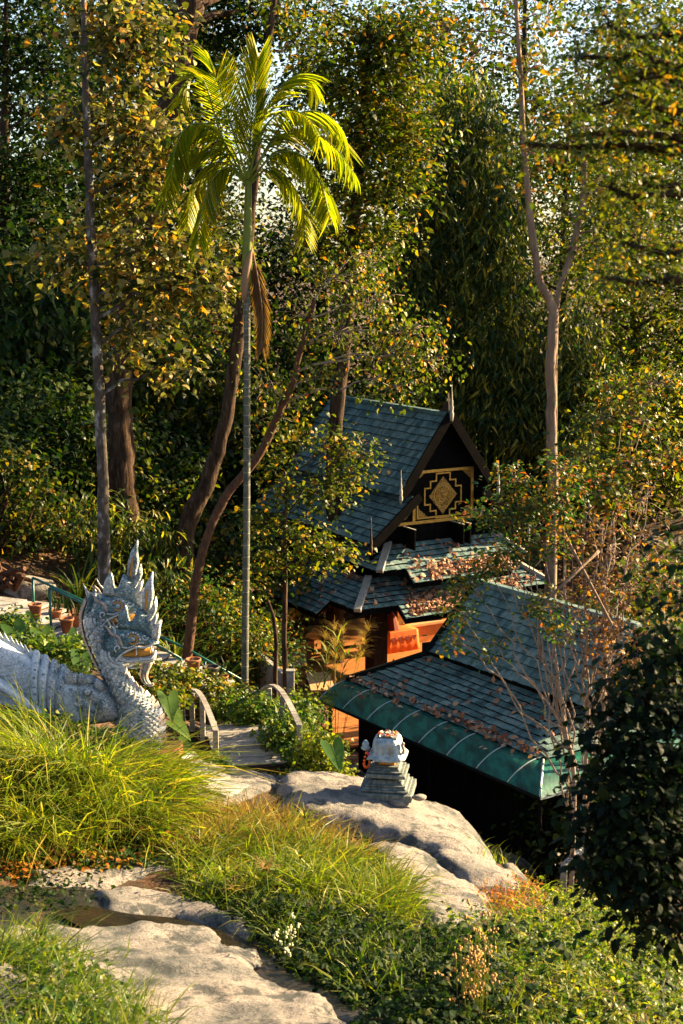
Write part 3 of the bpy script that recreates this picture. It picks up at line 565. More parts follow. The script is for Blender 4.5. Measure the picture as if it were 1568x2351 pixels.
def crate(label, px, py, z, s):
    x, y = at_floor(px, py, z); o = T(x, y, z); e = thing('cardboard_box', label, 'box', o, 'boxes stacked in the hall'); mb = MB(); mb.box(o+UP*s[2]/2, TAX, (s[0]/2, s[1]/2, s[2]/2)); mb.build('carton', 'floor', e, bevel=.01)
    mb = MB(); mb.box(o+UP*s[2]*.6-TB*(s[1]/2+.004), TAX, (.05, .004, .06)); mb.build('label_patch', 'table', e); return e
crate('cardboard box with a handle hole, upper one beside the left wall', 697, 1493, .36, (.6, .45, .36)); crate('cardboard box under another box behind the tables', 694, 1513, .03, (.5, .45, .33))
x, y = at_floor(685, 1490, .03); mb = MB(); a = T(x, y+.7, .03); 
pl = [(-.3, 0), (.05, 0), (.35, 1.35), (.0, 1.35)]
mb.prism([a+TR*u_+UP*v_ for u_, v_ in pl], TB*.05); tag(mb.build('leaning_board', 'table', bevel=.005), 'tall pale board leaning inside the hall beside the boxes', 'board')
# low wall with railing at the left of the hall, deck by the canopy
lw = thing('low_wall', 'grey concrete low wall sloping along the left side of the hall', 'wall', G(600, 1500))
a, b = P(580, 1486, 41.5), P(660, 1552, 37.8)
for f0, f1 in ((0, .33), (.335, .665), (.67, 1)):
    mb = MB(); p, q = a+(b-a)*f0, a+(b-a)*f1; mb.bar(p-UP*.5, q-UP*.5, .14, 1.0); mb.build('wall_block', 'conc', lw, bevel=.01)
post = thing('gate_post', 'short square concrete post at the end of the low wall', 'post', P(670, 1590, 36.8)); p = P(667, 1552, 36.8); mb = MB(); mb.box(p-UP*.7, [[1, 0, 0], [0, 1, 0], UP], (.10, .10, .82)); mb.build('shaft', 'conc', post, bevel=.015); mb = MB(); mb.box(p+UP*.15, [[1, 0, 0], [0, 1, 0], UP], (.12, .12, .025)); mb.build('cap', 'conc', post, bevel=.01)
dk = thing('timber_deck', 'low timber deck of brown planks beside the green canopy', 'deck', Pz(760, 1650, -.05))
a, b = Pz(700, 1595, .0), Pz(870, 1705, .0); d = unit(b-a); q = np.array([-d[1], d[0], 0])
for k in range(13):
    c_ = a+(b-a)*(k+.5)/13; mb = MB(); mb.box(c_+q*-.1, [d, q, UP], (np.linalg.norm(b-a)/26-.008, .75, .03)); mb.build('plank', 'floor', dk)
for k in (0, .5, 1): mb = MB(); p = a+(b-a)*k; mb.box(p-UP*.45, [d, q, UP], (.05, .05, .42)); mb.build('joist_post', 'darkwood', dk)
# ------------------------------------------------------------------ right pavilion with green canopy
rl = R(35); PL = np.array([-math.sin(rl), math.cos(rl), 0]); PQ = np.array([math.cos(rl), math.sin(rl), 0]); PA = [-PL, PQ, UP]
PC = Pz(1240, 1830, 2.3); PC[2] = 0
def V3(l, q, z): return PC+PL*l+PQ*q+UP*z       # l back along eave, q into the building
LEN = 8.35
pav = thing('pavilion', 'low shingled pavilion with a curved green canopy along its near side', 'pavilion', V3(4, 2, 0))
pr = Roof(pav); cw, cr = .92, .36
S2 = [pr.plane('lower_roof', V3(LEN, cw, 2.3+cr), V3(.9, cw, 2.3+cr), V3(2.5, cw+1.55, 3.45), V3(LEN-1.5, cw+1.55, 3.45), .19, .17, .06)]
S2.append(pr.plane('lower_roof', V3(.9, cw, 2.3+cr), V3(.9, cw+6, 2.3+cr), V3(2.5, cw+4.5, 3.45), V3(2.5, cw+1.55, 3.45), .19, .17, .06))
pr.plane('lower_roof', V3(LEN, cw+6, 2.3+cr), V3(LEN, cw, 2.3+cr), V3(LEN-1.5, cw+1.55, 3.45), V3(LEN-1.5, cw+4.5, 3.45), tiles=False)
S2.append(pr.plane('upper_roof', V3(LEN-1.75, cw+1.35, 3.62), V3(1.0, cw+1.35, 3.62), V3(1.0, cw+2.95, 5.2), V3(LEN-1.75, cw+2.95, 5.2), .24, .17, .06))
pr.plane('upper_roof', V3(1.0, cw+4.5, 3.62), V3(LEN-1.75, cw+4.5, 3.62), V3(LEN-1.75, cw+2.95, 5.2), V3(1.0, cw+2.95, 5.2), tiles=False)
pr.finish(S2)
mb = MB(); mb.bar(V3(LEN-1.7, cw+2.95, 5.25), V3(.95, cw+2.95, 5.25), .22, .14); mb.build('ridge_cap', 'tile', pav, bevel=.02)
mb = MB(); a = V3(LEN+.02, cw-.05, 2.34+cr); b = V3(LEN-1.52, cw+1.6, 3.53); mb.bar(a, b, .2, .13); mb.build('hip_cap', 'tile_end', pav, bevel=.02)
for ql in (1.3, 4.55): mb = MB(); mb.bar(V3(LEN-1.72, cw+ql, 3.60), V3(LEN-1.72, cw+2.95, 5.25), .1, .22); mb.build('barge_board', 'tile_end', pav)
mb = MB(); mb.prism([V3(LEN-1.9, cw+1.5, 3.4), V3(LEN-1.9, cw+4.4, 3.4), V3(LEN-1.9, cw+2.95, 5.1)], -PL*.1); mb.build('gable_end', 'black', pav)
mb = MB(); mb.prism([V3(1.15, cw+1.5, 3.4), V3(1.15, cw+4.4, 3.4), V3(1.15, cw+2.95, 5.1)], PL*.1); mb.build('gable_end', 'black', pav)
mb = MB(); mb.box(V3(LEN/2+.4, cw+3, 3.2), PA, (LEN/2-1.6, 1.5, .5)); mb.build('clerestory_wall', 'black', pav)
mb = MB(); mb.box(V3(LEN/2+1, cw+4.3, 1.1), PA, (LEN/2-1, 1.8, 1.4)); mb.build('wall', 'black', pav)
for k in range(16): mb = MB(); mb.box(V3(1.0+k*.47, cw+.3, 1.0), PA, (.225, .02, 1.45)); mb.build('wall_board', 'black', pav)  # black boards added to stand for the shaded void under the canopy
# canopy sheets: quarter curve from tile edge down to the gutter
def cv(f): return cw*(1-f), cr*(1-f**2.1)       # f=0 at the tiles, 1 at the gutter -> (q, dz)
FS = np.linspace(0, 1, 9); nsh = 8; edges = np.linspace(LEN, .0, nsh+1)
for i in range(nsh):
    l0, l1 = edges[i]-.004, edges[i+1]+.004; V = []; Fc = []
    for f in FS:
        q_, z_ = cv(f); 
        if i == nsh-1: l1f = .9*(1-f)+.0
        else: l1f = l1
        V += [V3(l0, q_, 2.3+z_), V3(l1f, q_, 2.3+z_)]
    for k in range(8): Fc.append((2*k, 2*k+1, 2*k+3, 2*k+2))
    mb = MB(); mb.add(V, Fc); mb.add([v-UP*.012 for v in V], [tuple(reversed(f)) for f in Fc]); mb.build('canopy_sheet', 'canopy', pav, True)
for i in range(2):                               # canopy round the near end
    q0, q1 = (0, 3.0)[i], (3.0, 6.5)[i]; V = []; Fc = []
    for f in FS:
        q_, z_ = cv(f); ll = .9*(1-f); V += [V3(ll, max(q0, q_) if i == 0 else q0, 2.3+z_), V3(ll, q1, 2.3+z_)]
    for k in range(8): Fc.append((2*k, 2*k+1, 2*k+3, 2*k+2))
    mb = MB(); mb.add(V, Fc); mb.add([v-UP*.012 for v in V], [tuple(reversed(f)) for f in Fc]); mb.build('canopy_sheet', 'canopy', pav, True)
for i, l in enumerate(edges[:-1]):
    mb = MB(); mb.tube([V3(l, cv(f)[0], 2.3+cv(f)[1]+.012) for f in FS], .017, 6); mb.build('canopy_rib', 'rib', pav, True)
mb = MB(); mb.tube([V3(.9*(1-f), cv(f)[0], 2.3+cv(f)[1]+.012) for f in FS], .03, 6); mb.build('canopy_rib', 'rib', pav, True)
mb = MB(); mb.tube([V3(.9*(1-f), 3.0, 2.3+cv(f)[1]+.012) for f in FS], .017, 6); mb.build('canopy_rib', 'rib', pav, True)
mb = MB(); mb.bar(V3(LEN, -.01, 2.27), V3(0, -.01, 2.27), .04, .06); mb.build('edge_trim', 'tile_end', pav); mb = MB(); mb.bar(V3(-.01, 0, 2.27), V3(-.01, 6.5, 2.27), .04, .06); mb.build('edge_trim', 'rib', pav)
for l, q_ in ((.15, .15), (4, .2), (LEN-.2, .2), (.15, 3), (.15, 5.5)):
    mb = MB(); mb.tube([V3(l, q_, -.4), V3(l, q_, 2.3)], .045, 8); mb.build('post', 'black', pav, True)
# white downpipe beside the near corner
dp = thing('drain_pipe', 'pale drain pipe with an elbow below the canopy corner', 'pipe', P(1340, 1965, 27.2)); a, b, c_ = P(1337, 1845, 27.2), P(1340, 1950, 27.2), P(1295, 1985, 26.2)
mb = MB(); mb.tube([a, b], .045, 8); mb.build('upright', 'rib', dp, True); mb = MB(); mb.tube([b, (b+c_)/2+UP*.03, c_, c_-UP*.8], .07, 8); mb.build('elbow', 'conc', dp, True)
# fallen leaves
def spot(a, b, d, cnt, sz=.2, pile=.02): a, b, d = map(np.asarray, (a, b, d)); return (a, b-a, d-a, 0, cnt, sz, pile)
litter('fallen_leaves', 'brown and orange dry leaves heaped on the temple eaves', [
 spot(T(-1.4, -1.2, 3.5), T(1.9, -1.2, 3.5), T(-1.2, -.75, 3.87), 620, .13, .08), spot(T(-1.95, -1.25, 3.46), T(2, -1.25, 3.46), T(-2, -.0, 4.48), 90),
 spot(T(-2.2, -1.45, 2.44), T(2.3, -1.45, 2.44), T(-2.0, -.75, 2.95), 1100, .13, .09), spot(T(-3.8, -1, 2.76), T(3.8, -1, 2.76), T(-3.2, -.2, 3.35), 130),
 spot(T(-4.35, 6, 2.42), T(-4.35, .8, 2.42), T(-3.2, 6, 3.22), 150, .17), spot(T(-3.0, 1.2, 3.3), T(-3.0, .2, 3.3), T(-2.9, 1.2, 3.45), 60, .17, .06)])
litter('fallen_leaves', 'scattered brown leaves lying on the pavilion roof and green canopy', [
 spot(V3(LEN, .86, 2.67), V3(1, .86, 2.67), V3(LEN, 1.05, 2.8), 170, .14, .05), spot(V3(LEN, .95, 2.7), V3(1, .95, 2.7), V3(LEN-1, cw+1.4, 3.36), 70, .15), spot(V3(LEN, .3, 2.57), V3(1, .3, 2.57), V3(LEN, .85, 2.67), 30, .15)])
# ------------------------------------------------------------------ naga statue
NY = 25.8
def N1(zx, zy, t=0., dx=0., dy=0.): p = P(156.8+.16*zx+dx, 1241.8+.16*zy+dy, NY); p[1] += t; return p
def N2(zx, zy, t=0.): p = P(.36*zx, 1223+.36*zy, NY); p[1] += t; return p
naga = thing('naga_statue', 'two-headed silver and teal naga statue with tall crests above tall grass', 'statue', (N2(900, 1380)[0], NY, h1(N2(900, 1380)[0], NY)))
YV = np.array([0, 1., 0])
def loft(top, bot, hw, mapf, n=16, seg=26, yoff=0., square=1.):
    tp = spline(np.array([mapf(*p) for p in top]), seg); bt = spline(np.array([mapf(*p) for p in bot]), seg); hw = np.interp(np.linspace(0, 1, seg), np.linspace(0, 1, len(hw)), hw)
    a = np.arange(n)*2*math.pi/n; rs = []
    for i in range(seg):
        c = (tp[i]+bt[i])/2; ax = (tp[i]-bt[i])/2; ca, sa = np.cos(a), np.sin(a)
        ca = np.sign(ca)*np.abs(ca)**square; sa = np.sign(sa)*np.abs(sa)**square
        rs.append(c+ca[:, None]*ax+sa[:, None]*YV*hw[i]+YV*yoff)
    return rs
def flame(parent, pts, mapf, th, t=0., mat='naga', name='crest', ridge=True):
    q = [mapf(*p) for p in pts]; q = np.array(spline(q+[q[0]], len(q)*3)[:-1]); q[:, 1] += t; c = q.mean(0); inn = c+(q-c)*.6; n = len(q); mb = MB()
    V = list(q)+list(inn-YV*th)+list(inn+YV*th)+[c-YV*th*.75, c+YV*th*.75]; Fc = []
    for i in range(n):
        j = (i+1) % n; Fc += [(i, j, n+j, n+i), (j, i, 2*n+i, 2*n+j), (n+i, n+j, 3*n), (2*n+j, 2*n+i, 3*n+1)]
    mb.add(V, Fc); return mb.build(name, mat, parent, True)
SC = MB()                                        # one carved scale: shield with a raised centre
_a = np.linspace(0, math.pi, 7); _v = [(-.5, .45, 0), (.5, .45, 0)]+[(.5*math.cos(t), .1-.6*math.sin(t), .10) for t in _a]+[(0, .05, .28)]
SC.add(_v, [(0, 2+6, 9), (1, 0, 9), (2, 1, 9)]+[(3+i, 2+i, 9) for i in range(6)])
sc_me = bpy.data.meshes.new('scale'); sc_me.from_pydata(SC.v, [], SC.f); sc_me.materials.append(M['naga'])
sc_me2 = sc_me.copy(); sc_me2.materials[0] = M['white']
def scale_at(p, nrm, down, s, parent, me=None):
    n = unit(nrm); y = -unit(down-n*(down@n)); x = np.cross(y, n); o = bpy.data.objects.new('scale', me or sc_me); COL.objects.link(o); o.parent = parent
    o.matrix_basis = Matrix([[x[k]*s, y[k]*s, n[k]*s, p[k]] for k in range(3)]+[[0, 0, 0, 1]])
def head(dx, dy, t0, second):
    f = lambda x, y, t=0.: N1(x, y, t+t0, dx, dy)
    mb = MB(); mb.rings(loft([(560, 1300), (680, 1230), (800, 1225), (920, 1240), (1050, 1290), (1180, 1370), (1270, 1405), (1300, 1440)], [(560, 1700), (690, 1720), (790, 1600), (900, 1540), (1010, 1500), (1110, 1505), (1200, 1480), (1290, 1470)], [.20, .24, .235, .20, .165, .135, .11, .04], f))
    hd = mb.build('head', 'nagateal', naga, True)
    mb = MB(); mb.rings(loft([(640, 1560), (760, 1630), (900, 1655), (1050, 1650), (1180, 1640), (1240, 1575), (1255, 1590)], [(640, 1760), (740, 1765), (880, 1745), (1020, 1745), (1150, 1755), (1240, 1720), (1268, 1650)], [.20, .19, .16, .145, .13, .10, .04], f)); mb.build('lower_jaw', 'naga', hd, True)
    for tt in (-.155, .155):                     # lips, frills, eyes and brows on both sides
        sg = np.sign(tt)
        mb = MB(); mb.tube(spline([f(700, 1690, sg*.25), f(780, 1590, sg*.23), f(880, 1535, sg*.20), f(990, 1495, sg*.17), f(1110, 1505, sg*.14), f(1210, 1465, sg*.11), f(1295, 1455, sg*.04)], 24), .017, 6); mb.build('lip', 'white', hd, True)
        mb = MB(); mb.tube(spline([f(740, 1640, sg*.23), f(800, 1680, sg*.19), f(960, 1690, sg*.16), f(1100, 1670, sg*.14), f(1200, 1660, sg*.12), f(1255, 1590, sg*.05)], 24), .016, 6); mb.build('lip', 'white', hd, True)
        mb = MB(); mb.sphere(f(945, 1375, sg*.175), .052, 14, 9, sc=(1, .8, 1)); ey = mb.build('eye', 'silver', hd, True)
        a = np.linspace(0, 2*math.pi, 17); mb = MB(); mb.tube([f(945+62*math.cos(q), 1380+62*math.sin(q), sg*.185) for q in a], .014, 6, cap=False); mb.build('eye_ring', 'nagagold', hd, True)
        for k in range(9):
            q = math.pi*(1.05+.115*k); mb = MB(); mb.sphere(f(945+100*math.cos(q), 1385+105*math.sin(q), sg*.185), .022, 7, 5); mb.build('brow_bead', 'pink' if k % 2 else 'white', hd, True)
        for k in range(12): mb = MB(); mb.sphere(f(800+k*26, 1480+math.sin(k*.5)*22-k*3, sg*(.225-k*.006)), .019, 6, 5); mb.build('cheek_bead', 'white', hd, True)
        for k in range(3):
            q = np.linspace(0, 5.5, 16); mb = MB(); cx, cy, rr = [(1110, 1350, 55), (800, 1330, 52), (740, 1490, 56)][k]
            mb.tube([f(cx+rr*(1-u/6.5)*math.cos(u+k), cy+rr*(1-u/6.5)*math.sin(u+k), sg*(.15, .20, .25)[k]) for u in q], .013, 6); mb.build('curl', 'white', hd, True)
        for r_, (rad, cnt, sz) in enumerate(((205, 13, .062), (150, 11, .05), (255, 14, .07))):      # feathered cheek frill
            for k in range(cnt):
                q = R(75+105*k/(cnt-1)); p = f(760+rad*math.cos(q), 1560+rad*math.sin(q), sg*(.275-rad*.00022)); scale_at(p, np.array([math.cos(q)*.2, sg*1., 0]), np.array([math.cos(q), 0, -math.sin(q)]), sz, hd, sc_me2)
        flame(hd, [(720, 1240), (735, 1060), (800, 935), (835, 990), (855, 1120), (890, 1240)], f, .03, sg*.14, 'nagateal', 'ear')
        flame(hd, [(490, 1510), (495, 1320), (560, 1185), (600, 1260), (595, 1390), (660, 1500), (600, 1600)], f, .035, sg*.16, 'nagateal', 'ear')
        mb = MB(); mb.tube(spline([f(790, 1450, sg*.22), f(740, 1340, sg*.23), f(650, 1290, sg*.24), (f(600, 1210, sg*.25)), f(545, 1160, sg*.26)], 16), np.linspace(.034, .012, 16), 7); mb.build('horn', 'pink', hd, True)
        mb = MB(); mb.tube(spline([f(690, 1310, sg*.235), f(690, 1220, sg*.25), f(620, 1140, sg*.26), f(580, 1060, sg*.27)], 12), np.linspace(.022, .007, 12), 6); mb.build('horn', 'naga', hd, True)
    # mouth, teeth, beard
    mb = MB(); mb.rings(loft([(780, 1610), (900, 1560), (1000, 1530), (1100, 1530), (1190, 1530)], [(790, 1640), (900, 1655), (1000, 1660), (1100, 1655), (1190, 1640)], [.12, .13, .115, .10, .06], f)); mb.build('mouth', 'nagagold', hd, True)
    for x, y, l in ((985, 1500, 130), (1195, 1480, 60)):
        for sg in (-1, 1): mb = MB(); mb.tube([f(x, y, sg*.135), f(x+6, y+l*.6, sg*.14), f(x, y+l, sg*.14)], [.016, .012, .003], 6); mb.build('fang', 'white', hd, True)
    mb = MB(); mb.tube([f(1190, 1650, 0), f(1205, 1570, 0), f(1185, 1530, 0)], [.03, .022, .005], 6); mb.build('fang', 'white', hd, True)
    if not second:
        pts = spline([f(1140, 1730), f(1115, 1800), f(1090, 1880), f(1090, 1960), f(1125, 2030), f(1180, 2065), f(1225, 2045)], 20); mb = MB(); mb.tube(pts, np.interp(np.linspace(0, 1, 20), [0, .3, .7, 1], [.10, .085, .06, .02]), 10, flatten=.7); mb.build('beard', 'pink', hd, True)
        for k in range(3): mb = MB(); mb.tube(pts[:17]+np.array([-.04+.04*k, -.058, 0]), .008, 5); mb.build('beard_groove', 'nagateal', hd, True)
    # crests
    flame(hd, [(1050, 980), (1070, 760), (1110, 620), (1172, 520), (1203, 432), (1224, 470), (1215, 600), (1232, 760), (1205, 900), (1185, 1030), (1130, 1080)], f, .05)
    flame(hd, [(1092, 1000), (1100, 800), (1128, 640), (1150, 650), (1148, 800), (1135, 1020)], f, .058, 0, 'nagagold', 'crest_stripe')
    for sg in (-1, 1):
        flame(hd, [(1090, 1170), (1150, 1030), (1215, 900), (1252, 800), (1275, 900), (1262, 1010), (1190, 1130), (1150, 1200)], f, .028, sg*.055)
        flame(hd, [(1140, 1250), (1190, 1130), (1250, 1060), (1285, 1035), (1280, 1120), (1235, 1220), (1180, 1290)], f, .026, sg*.075)
        flame(hd, [(1185, 1370), (1185, 1260), (1255, 1175), (1342, 1145), (1322, 1240), (1318, 1340), (1290, 1420), (1230, 1400)], f, .03, sg*.06)
    mb = MB(); mb.rings(loft([(870, 1150), (930, 1120), (1000, 950), (1060, 985), (1120, 1050), (1190, 1080), (1240, 1150)], [(840, 1270), (930, 1290), (1010, 1320), (1080, 1340), (1150, 1380), (1210, 1400), (1260, 1400)], [.10, .13, .12, .11, .10, .09, .05], f)); mb.build('crown', 'nagateal', hd, True)
    return hd
head(0, 0, 0, False); head(-41, -65, .38, True)
# necks: front neck curving down to the chest, rear neck with serrated spine
nk_r = [(780, 840), (822, 915), (880, 985), (965, 1050), (1022, 1130), (1042, 1210), (1038, 1300), (1010, 1420), (990, 1480)]
nk_l = [(640, 700), (655, 860), (690, 950), (715, 1020), (740, 1090), (740, 1170), (730, 1250), (710, 1340), (700, 1440)]
rs = loft(nk_l, nk_r, [.22, .26, .29, .31, .34, .37, .39, .40], N2, 20, 40); mb = MB(); mb.rings(rs); neck = mb.build('neck', 'nagateal', naga, True)
for i in range(2, 38):                        # carved scales on the near side of the neck
    for j in range(8):
        th = R(-90+(-72+19*j+(9.5 if i % 2 else 0))); k = len(rs[i]); c = np.mean(rs[i], 0); ax = (rs[i][0]-c); p = c+math.cos(th)*ax+math.sin(th)*YV*np.max(np.abs(rs[i][:, 1]-c[1]))
        scale_at(p, p-c, np.mean(rs[min(i+1, 39)], 0)-c, .074, neck)
bt = spline([N2(*p) for p in nk_r], 19)
for i in range(1, 18):                           # pale belly plates down the front
    d = unit(bt[i+1]-bt[i-1]); x = np.cross(d, YV); mb = MB(); c = bt[i]; wv = .14+.003*i
    mb.add([c-YV*wv+d*.05-x*.06, c-YV*wv*.5+d*.06+x*.005, c+d*.065+x*.03, c+YV*wv*.5+d*.06+x*.005, c+YV*wv+d*.05-x*.06, c-YV*wv-d*.05-x*.06, c-YV*wv*.5-d*.05-x*-.03, c-d*.05+x*.055, c+YV*wv*.5-d*.05+x*.03, c+YV*wv-d*.05-x*.06], [(k, k+5, k+6, k+1) for k in range(4)]); mb.build('belly_plate', 'pink' if i % 3 else 'white', naga, True)
n2l = [(545, 420), (510, 560), (530, 690), (590, 820), (640, 930), (690, 1040)]; n2r = [(700, 560), (690, 640), (720, 740), (760, 850), (800, 950), (830, 1040)]
rs2 = loft(n2l, n2r, [.18, .22, .25, .26, .27, .28], N2, 16, 26, .36); mb = MB(); mb.rings(rs2); nk2 = mb.build('neck', 'naga', naga, True)
for i in range(3, 20, 2):
    for j in range(5):
        th = R(-90+(-50+25*j)); c = np.mean(rs2[i], 0); p = c+math.cos(th)*(rs2[i][0]-c)+math.sin(th)*YV*np.max(np.abs(rs2[i][:, 1]-c[1])); scale_at(p, p-c, np.mean(rs2[i+1], 0)-c, .11, nk2)
sp2 = spline([N2(*p) for p in [(530, 470), (503, 560), (522, 690), (580, 830), (640, 945), (700, 1060)]], 30)
for i in range(30):                              # serrated spine flakes
    d = unit(sp2[min(i+1, 29)]-sp2[max(i-1, 0)]); x = np.cross(YV, d); p = sp2[i]+YV*.34; mb = MB(); mb.add([p-d*.05-YV*.07, p-d*.05+YV*.07, p+d*.05+YV*.07, p+d*.05-YV*.07, p+x*.07-d*.06], [(0, 1, 4), (1, 2, 4), (2, 3, 4), (3, 0, 4)]); mb.build('spine_flake', 'pink', naga)
for x, y, l in ((545, 560, .2), (590, 545, .16), (640, 1000, .18)): pass
flame(naga, [(505, 345), (540, 400), (570, 440), (620, 500), (600, 540), (545, 480)], N2, .03, .36, 'silver', 'neck_horn')
flame(naga, [(540, 470), (550, 420), (600, 430), (640, 500), (640, 600), (560, 560)], N2, .12, .36, 'naga', 'neck_fin')
flame(naga, [(640, 420), (660, 330), (672, 305), (690, 380), (705, 440), (680, 470)], N2, .05, .36, 'nagateal', 'neck_fin')
# makara head the naga issues from
mk = loft([(430, 950), (500, 925), (560, 920), (630, 955), (690, 1000), (740, 1060)], [(430, 1230), (500, 1240), (580, 1230), (660, 1220), (720, 1210), (770, 1200)], [.36, .42, .44, .42, .38, .30], N2, 18, 24, .12); mb = MB(); mb.rings(mk); mk_o = mb.build('makara_head', 'naga', naga, True)
mb = MB(); mb.sphere(N2(575, 985, -.32), .06, 12, 8); mb.build('eye', 'naga', mk_o, True)
a = np.linspace(0, 2*math.pi, 17); mb = MB(); mb.tube([N2(575+26*math.cos(q), 987+24*math.sin(q), -.31) for q in a], .02, 6, cap=False); mb.build('eye_ring', 'naga', mk_o, True)
for k, (cx, cy, rr) in enumerate(((620, 1010, 30), (520, 1035, 34), (655, 1060, 28), (560, 1085, 32), (480, 990, 28), (610, 1110, 26), (690, 1085, 24))):
    q = np.linspace(0, 7, 20); mb = MB(); mb.tube([N2(cx+rr*(1-u/8)*math.cos(u+k), cy+rr*(1-u/8)*math.sin(u+k), -.33) for u in q], .022, 6); mb.build('curl', 'naga', mk_o, True)
for pts in ([(420, 960), (415, 890), (440, 850), (470, 890), (500, 880), (505, 950)], [(500, 950), (505, 900), (530, 880), (550, 915), (580, 905), (600, 950)], [(600, 960), (620, 920), (650, 930), (670, 970), (650, 1000)], [(660, 1120), (690, 1060), (720, 1080), (700, 1130), (670, 1160)], [(640, 1080), (650, 1130), (665, 1150), (640, 1140)]):
    flame(mk_o, pts, N2, .09, -.12, 'naga', 'makara_frill')
# long scaled body climbing to the left with collar leaves
bl = [(520, 950), (420, 920), (300, 855), (180, 790), (80, 730), (-60, 650), (-220, 560)]; bb = [(520, 1250), (420, 1200), (300, 1130), (190, 1060), (60, 960), (-60, 880), (-220, 780)]
rb = loft(bl, bb, [.40, .40, .37, .35, .34, .33, .32], N2, 18, 40, .1, .85); mb = MB(); mb.rings(rb); body = mb.build('body', 'white', naga, True)
for i in range(19, 38):
    for j in range(6):
        th = R(-90-55+18*j+(9 if i % 2 else 0)); c = np.mean(rb[i], 0); ax = rb[i][0]-c; p = c+math.cos(th)*ax+math.sin(th)*YV*np.max(np.abs(rb[i][:, 1]-c[1])); scale_at(p, p-c, np.mean(rb[i-1], 0)-c+np.array([0, 0, -.05]), .125, body, sc_me2)
for k, i in enumerate((9, 12, 15, 18)):          # collars
    c = np.mean(rb[i], 0); r0 = (rb[i]-c); d = unit(np.mean(rb[i-1], 0)-np.mean(rb[i+1], 0)); mb = MB(); up = 1.18
    ring = [c+r0*1.04, c+r0*1.16+d*.05, c+r0*1.20+d*.12, c+r0*1.08+d*.16]
    for q in ring: q[0] += (rb[i][0]-c)*.28
    mb.rings(ring, False); mb.build('collar', 'naga' if k < 2 else 'white', naga, True)
    for j in range(7): th = R(-90-50+18*j); p = c+(math.cos(th)*r0[0]+math.sin(th)*YV*np.max(np.abs(r0[:, 1])))*1.2+d*.1; mb = MB(); mb.sphere(p, .028, 7, 5); mb.build('collar_bead', 'naga', naga, True)
tb_ = spline([N2(*p) for p in bl], 40)
for i in range(8, 38, 2):                        # serrated dorsal fins along the body
    d_ = unit(tb_[i]-tb_[i+1]); p = tb_[i]+YV*.1; mb = MB(); mb.add([p-d_*.09-YV*.05-UP*.04, p-d_*.09+YV*.05-UP*.04, p+d_*.09+YV*.05-UP*.04, p+d_*.09-YV*.05-UP*.04, p+UP*.17-d_*.07], [(0, 1, 4), (1, 2, 4), (2, 3, 4), (3, 0, 4)]); mb.build('dorsal_fin', 'white', naga)
pl = [N2(-240, 770), N2(60, 930), N2(230, 1060), N2(420, 1200), N2(420, 1330), N2(-240, 1330)]
mb = MB(); mb.prism([p+YV*-.42 for p in pl], YV*1.0); mb.build('plinth', 'white', naga)
mb = MB(); mb.tube(spline([N2(-240, 790, -.46), N2(60, 950, -.46), N2(240, 1080, -.46), N2(420, 1215, -.46)], 16), .07, 6); mb.build('plinth_moulding', 'white', naga, True)
mb = MB(); p = N2(1040, 1370); mb.box(p-UP*.25, [[1, 0, 0], YV, UP], (.32, .5, .22)); mb.build('base_block', 'terra', naga, bevel=.03)
# ------------------------------------------------------------------ small shrine pedestal
SY = 24.2
for _y in np.arange(25, 21, -.02):
    _p = P(883, 1838, _y)
    if _p[2] > h1(_p[0], _y)+.27: SY = _y; break
sb = P(883, 1838, SY); sh = thing('spirit_shrine', 'stepped grey-green shrine pedestal topped by a silver wrapped block', 'shrine', sb)
ry = R(-9); SA = [np.array([math.cos(ry), math.sin(ry), 0]), np.array([-math.sin(ry), math.cos(ry), 0]), UP]; SA = [SA[0]*.83, SA[1]*.83, unit(UP+SA[0]*-.03)*.77]; UP = UP*.77
sb = sb+SA[1]*.45
def tier(z0, z1, w0, w1, mat='shrine', name='tier', bev=.012, par=None):
    mb = MB(); c = sb+UP*(z0+z1)/2; mb.box(c, SA, (w0/2, w0/2*.95, (z1-z0)/2), 0, w1/w0); return mb.build(name, mat, par or sh, bevel=bev)
for z0, z1, a, b in ((0, .15, 1.08, 1.08), (.152, .18, .90, .90), (.182, .215, .96, .95), (.217, .275, .86, .76), (.277, .31, .82, .82), (.312, .37, .72, .62), (.372, .40, .66, .66), (.402, .455, .50, .50), (.457, .54, .80, .80), (.542, .565, .64, .64), (.567, .595, .70, .69), (.597, .66, .58, .46), (.662, .685, .52, .52), (.687, .81, .33, .33), (.812, .835, .44, .5)): tier(z0, z1, a, b, 'nagagold' if z0 == .687 else 'shrine')
mb = MB(); rs = []
for z, w_, e_ in ((.83, .66, .3), (.86, .76, .3), (.90, .72, .35), (1.0, .60, .45), (1.10, .585, .5), (1.2, .56, .5), (1.27, .50, .45), (1.30, .44, .4), (1.31, .40, .4)):
    a = np.arange(40)*2*math.pi/40; ca, sa = np.cos(a), np.sin(a); wob = 1+.02*np.sin(a*7+z*9)+(.05*np.sin(a*4+.6) if z < .95 else 0)
    X = np.sign(ca)*np.abs(ca)**e_*w_/2*wob; Yq = np.sign(sa)*np.abs(sa)**e_*w_/2*wob; rs.append(sb+X[:, None]*SA[0]+Yq[:, None]*SA[1]+UP*(z+(.02*np.sin(a*5) if z < .95 else 0))[:, None] if z < .95 else sb+X[:, None]*SA[0]+Yq[:, None]*SA[1]+UP*z)
mb.rings(rs); mb.build('wrapped_block', 'silver', sh, True)
mb = MB(); mb.box(sb+UP*1.305, SA, (.205, .205, .018)); mb.build('tray', 'shrine', sh, bevel=.005)
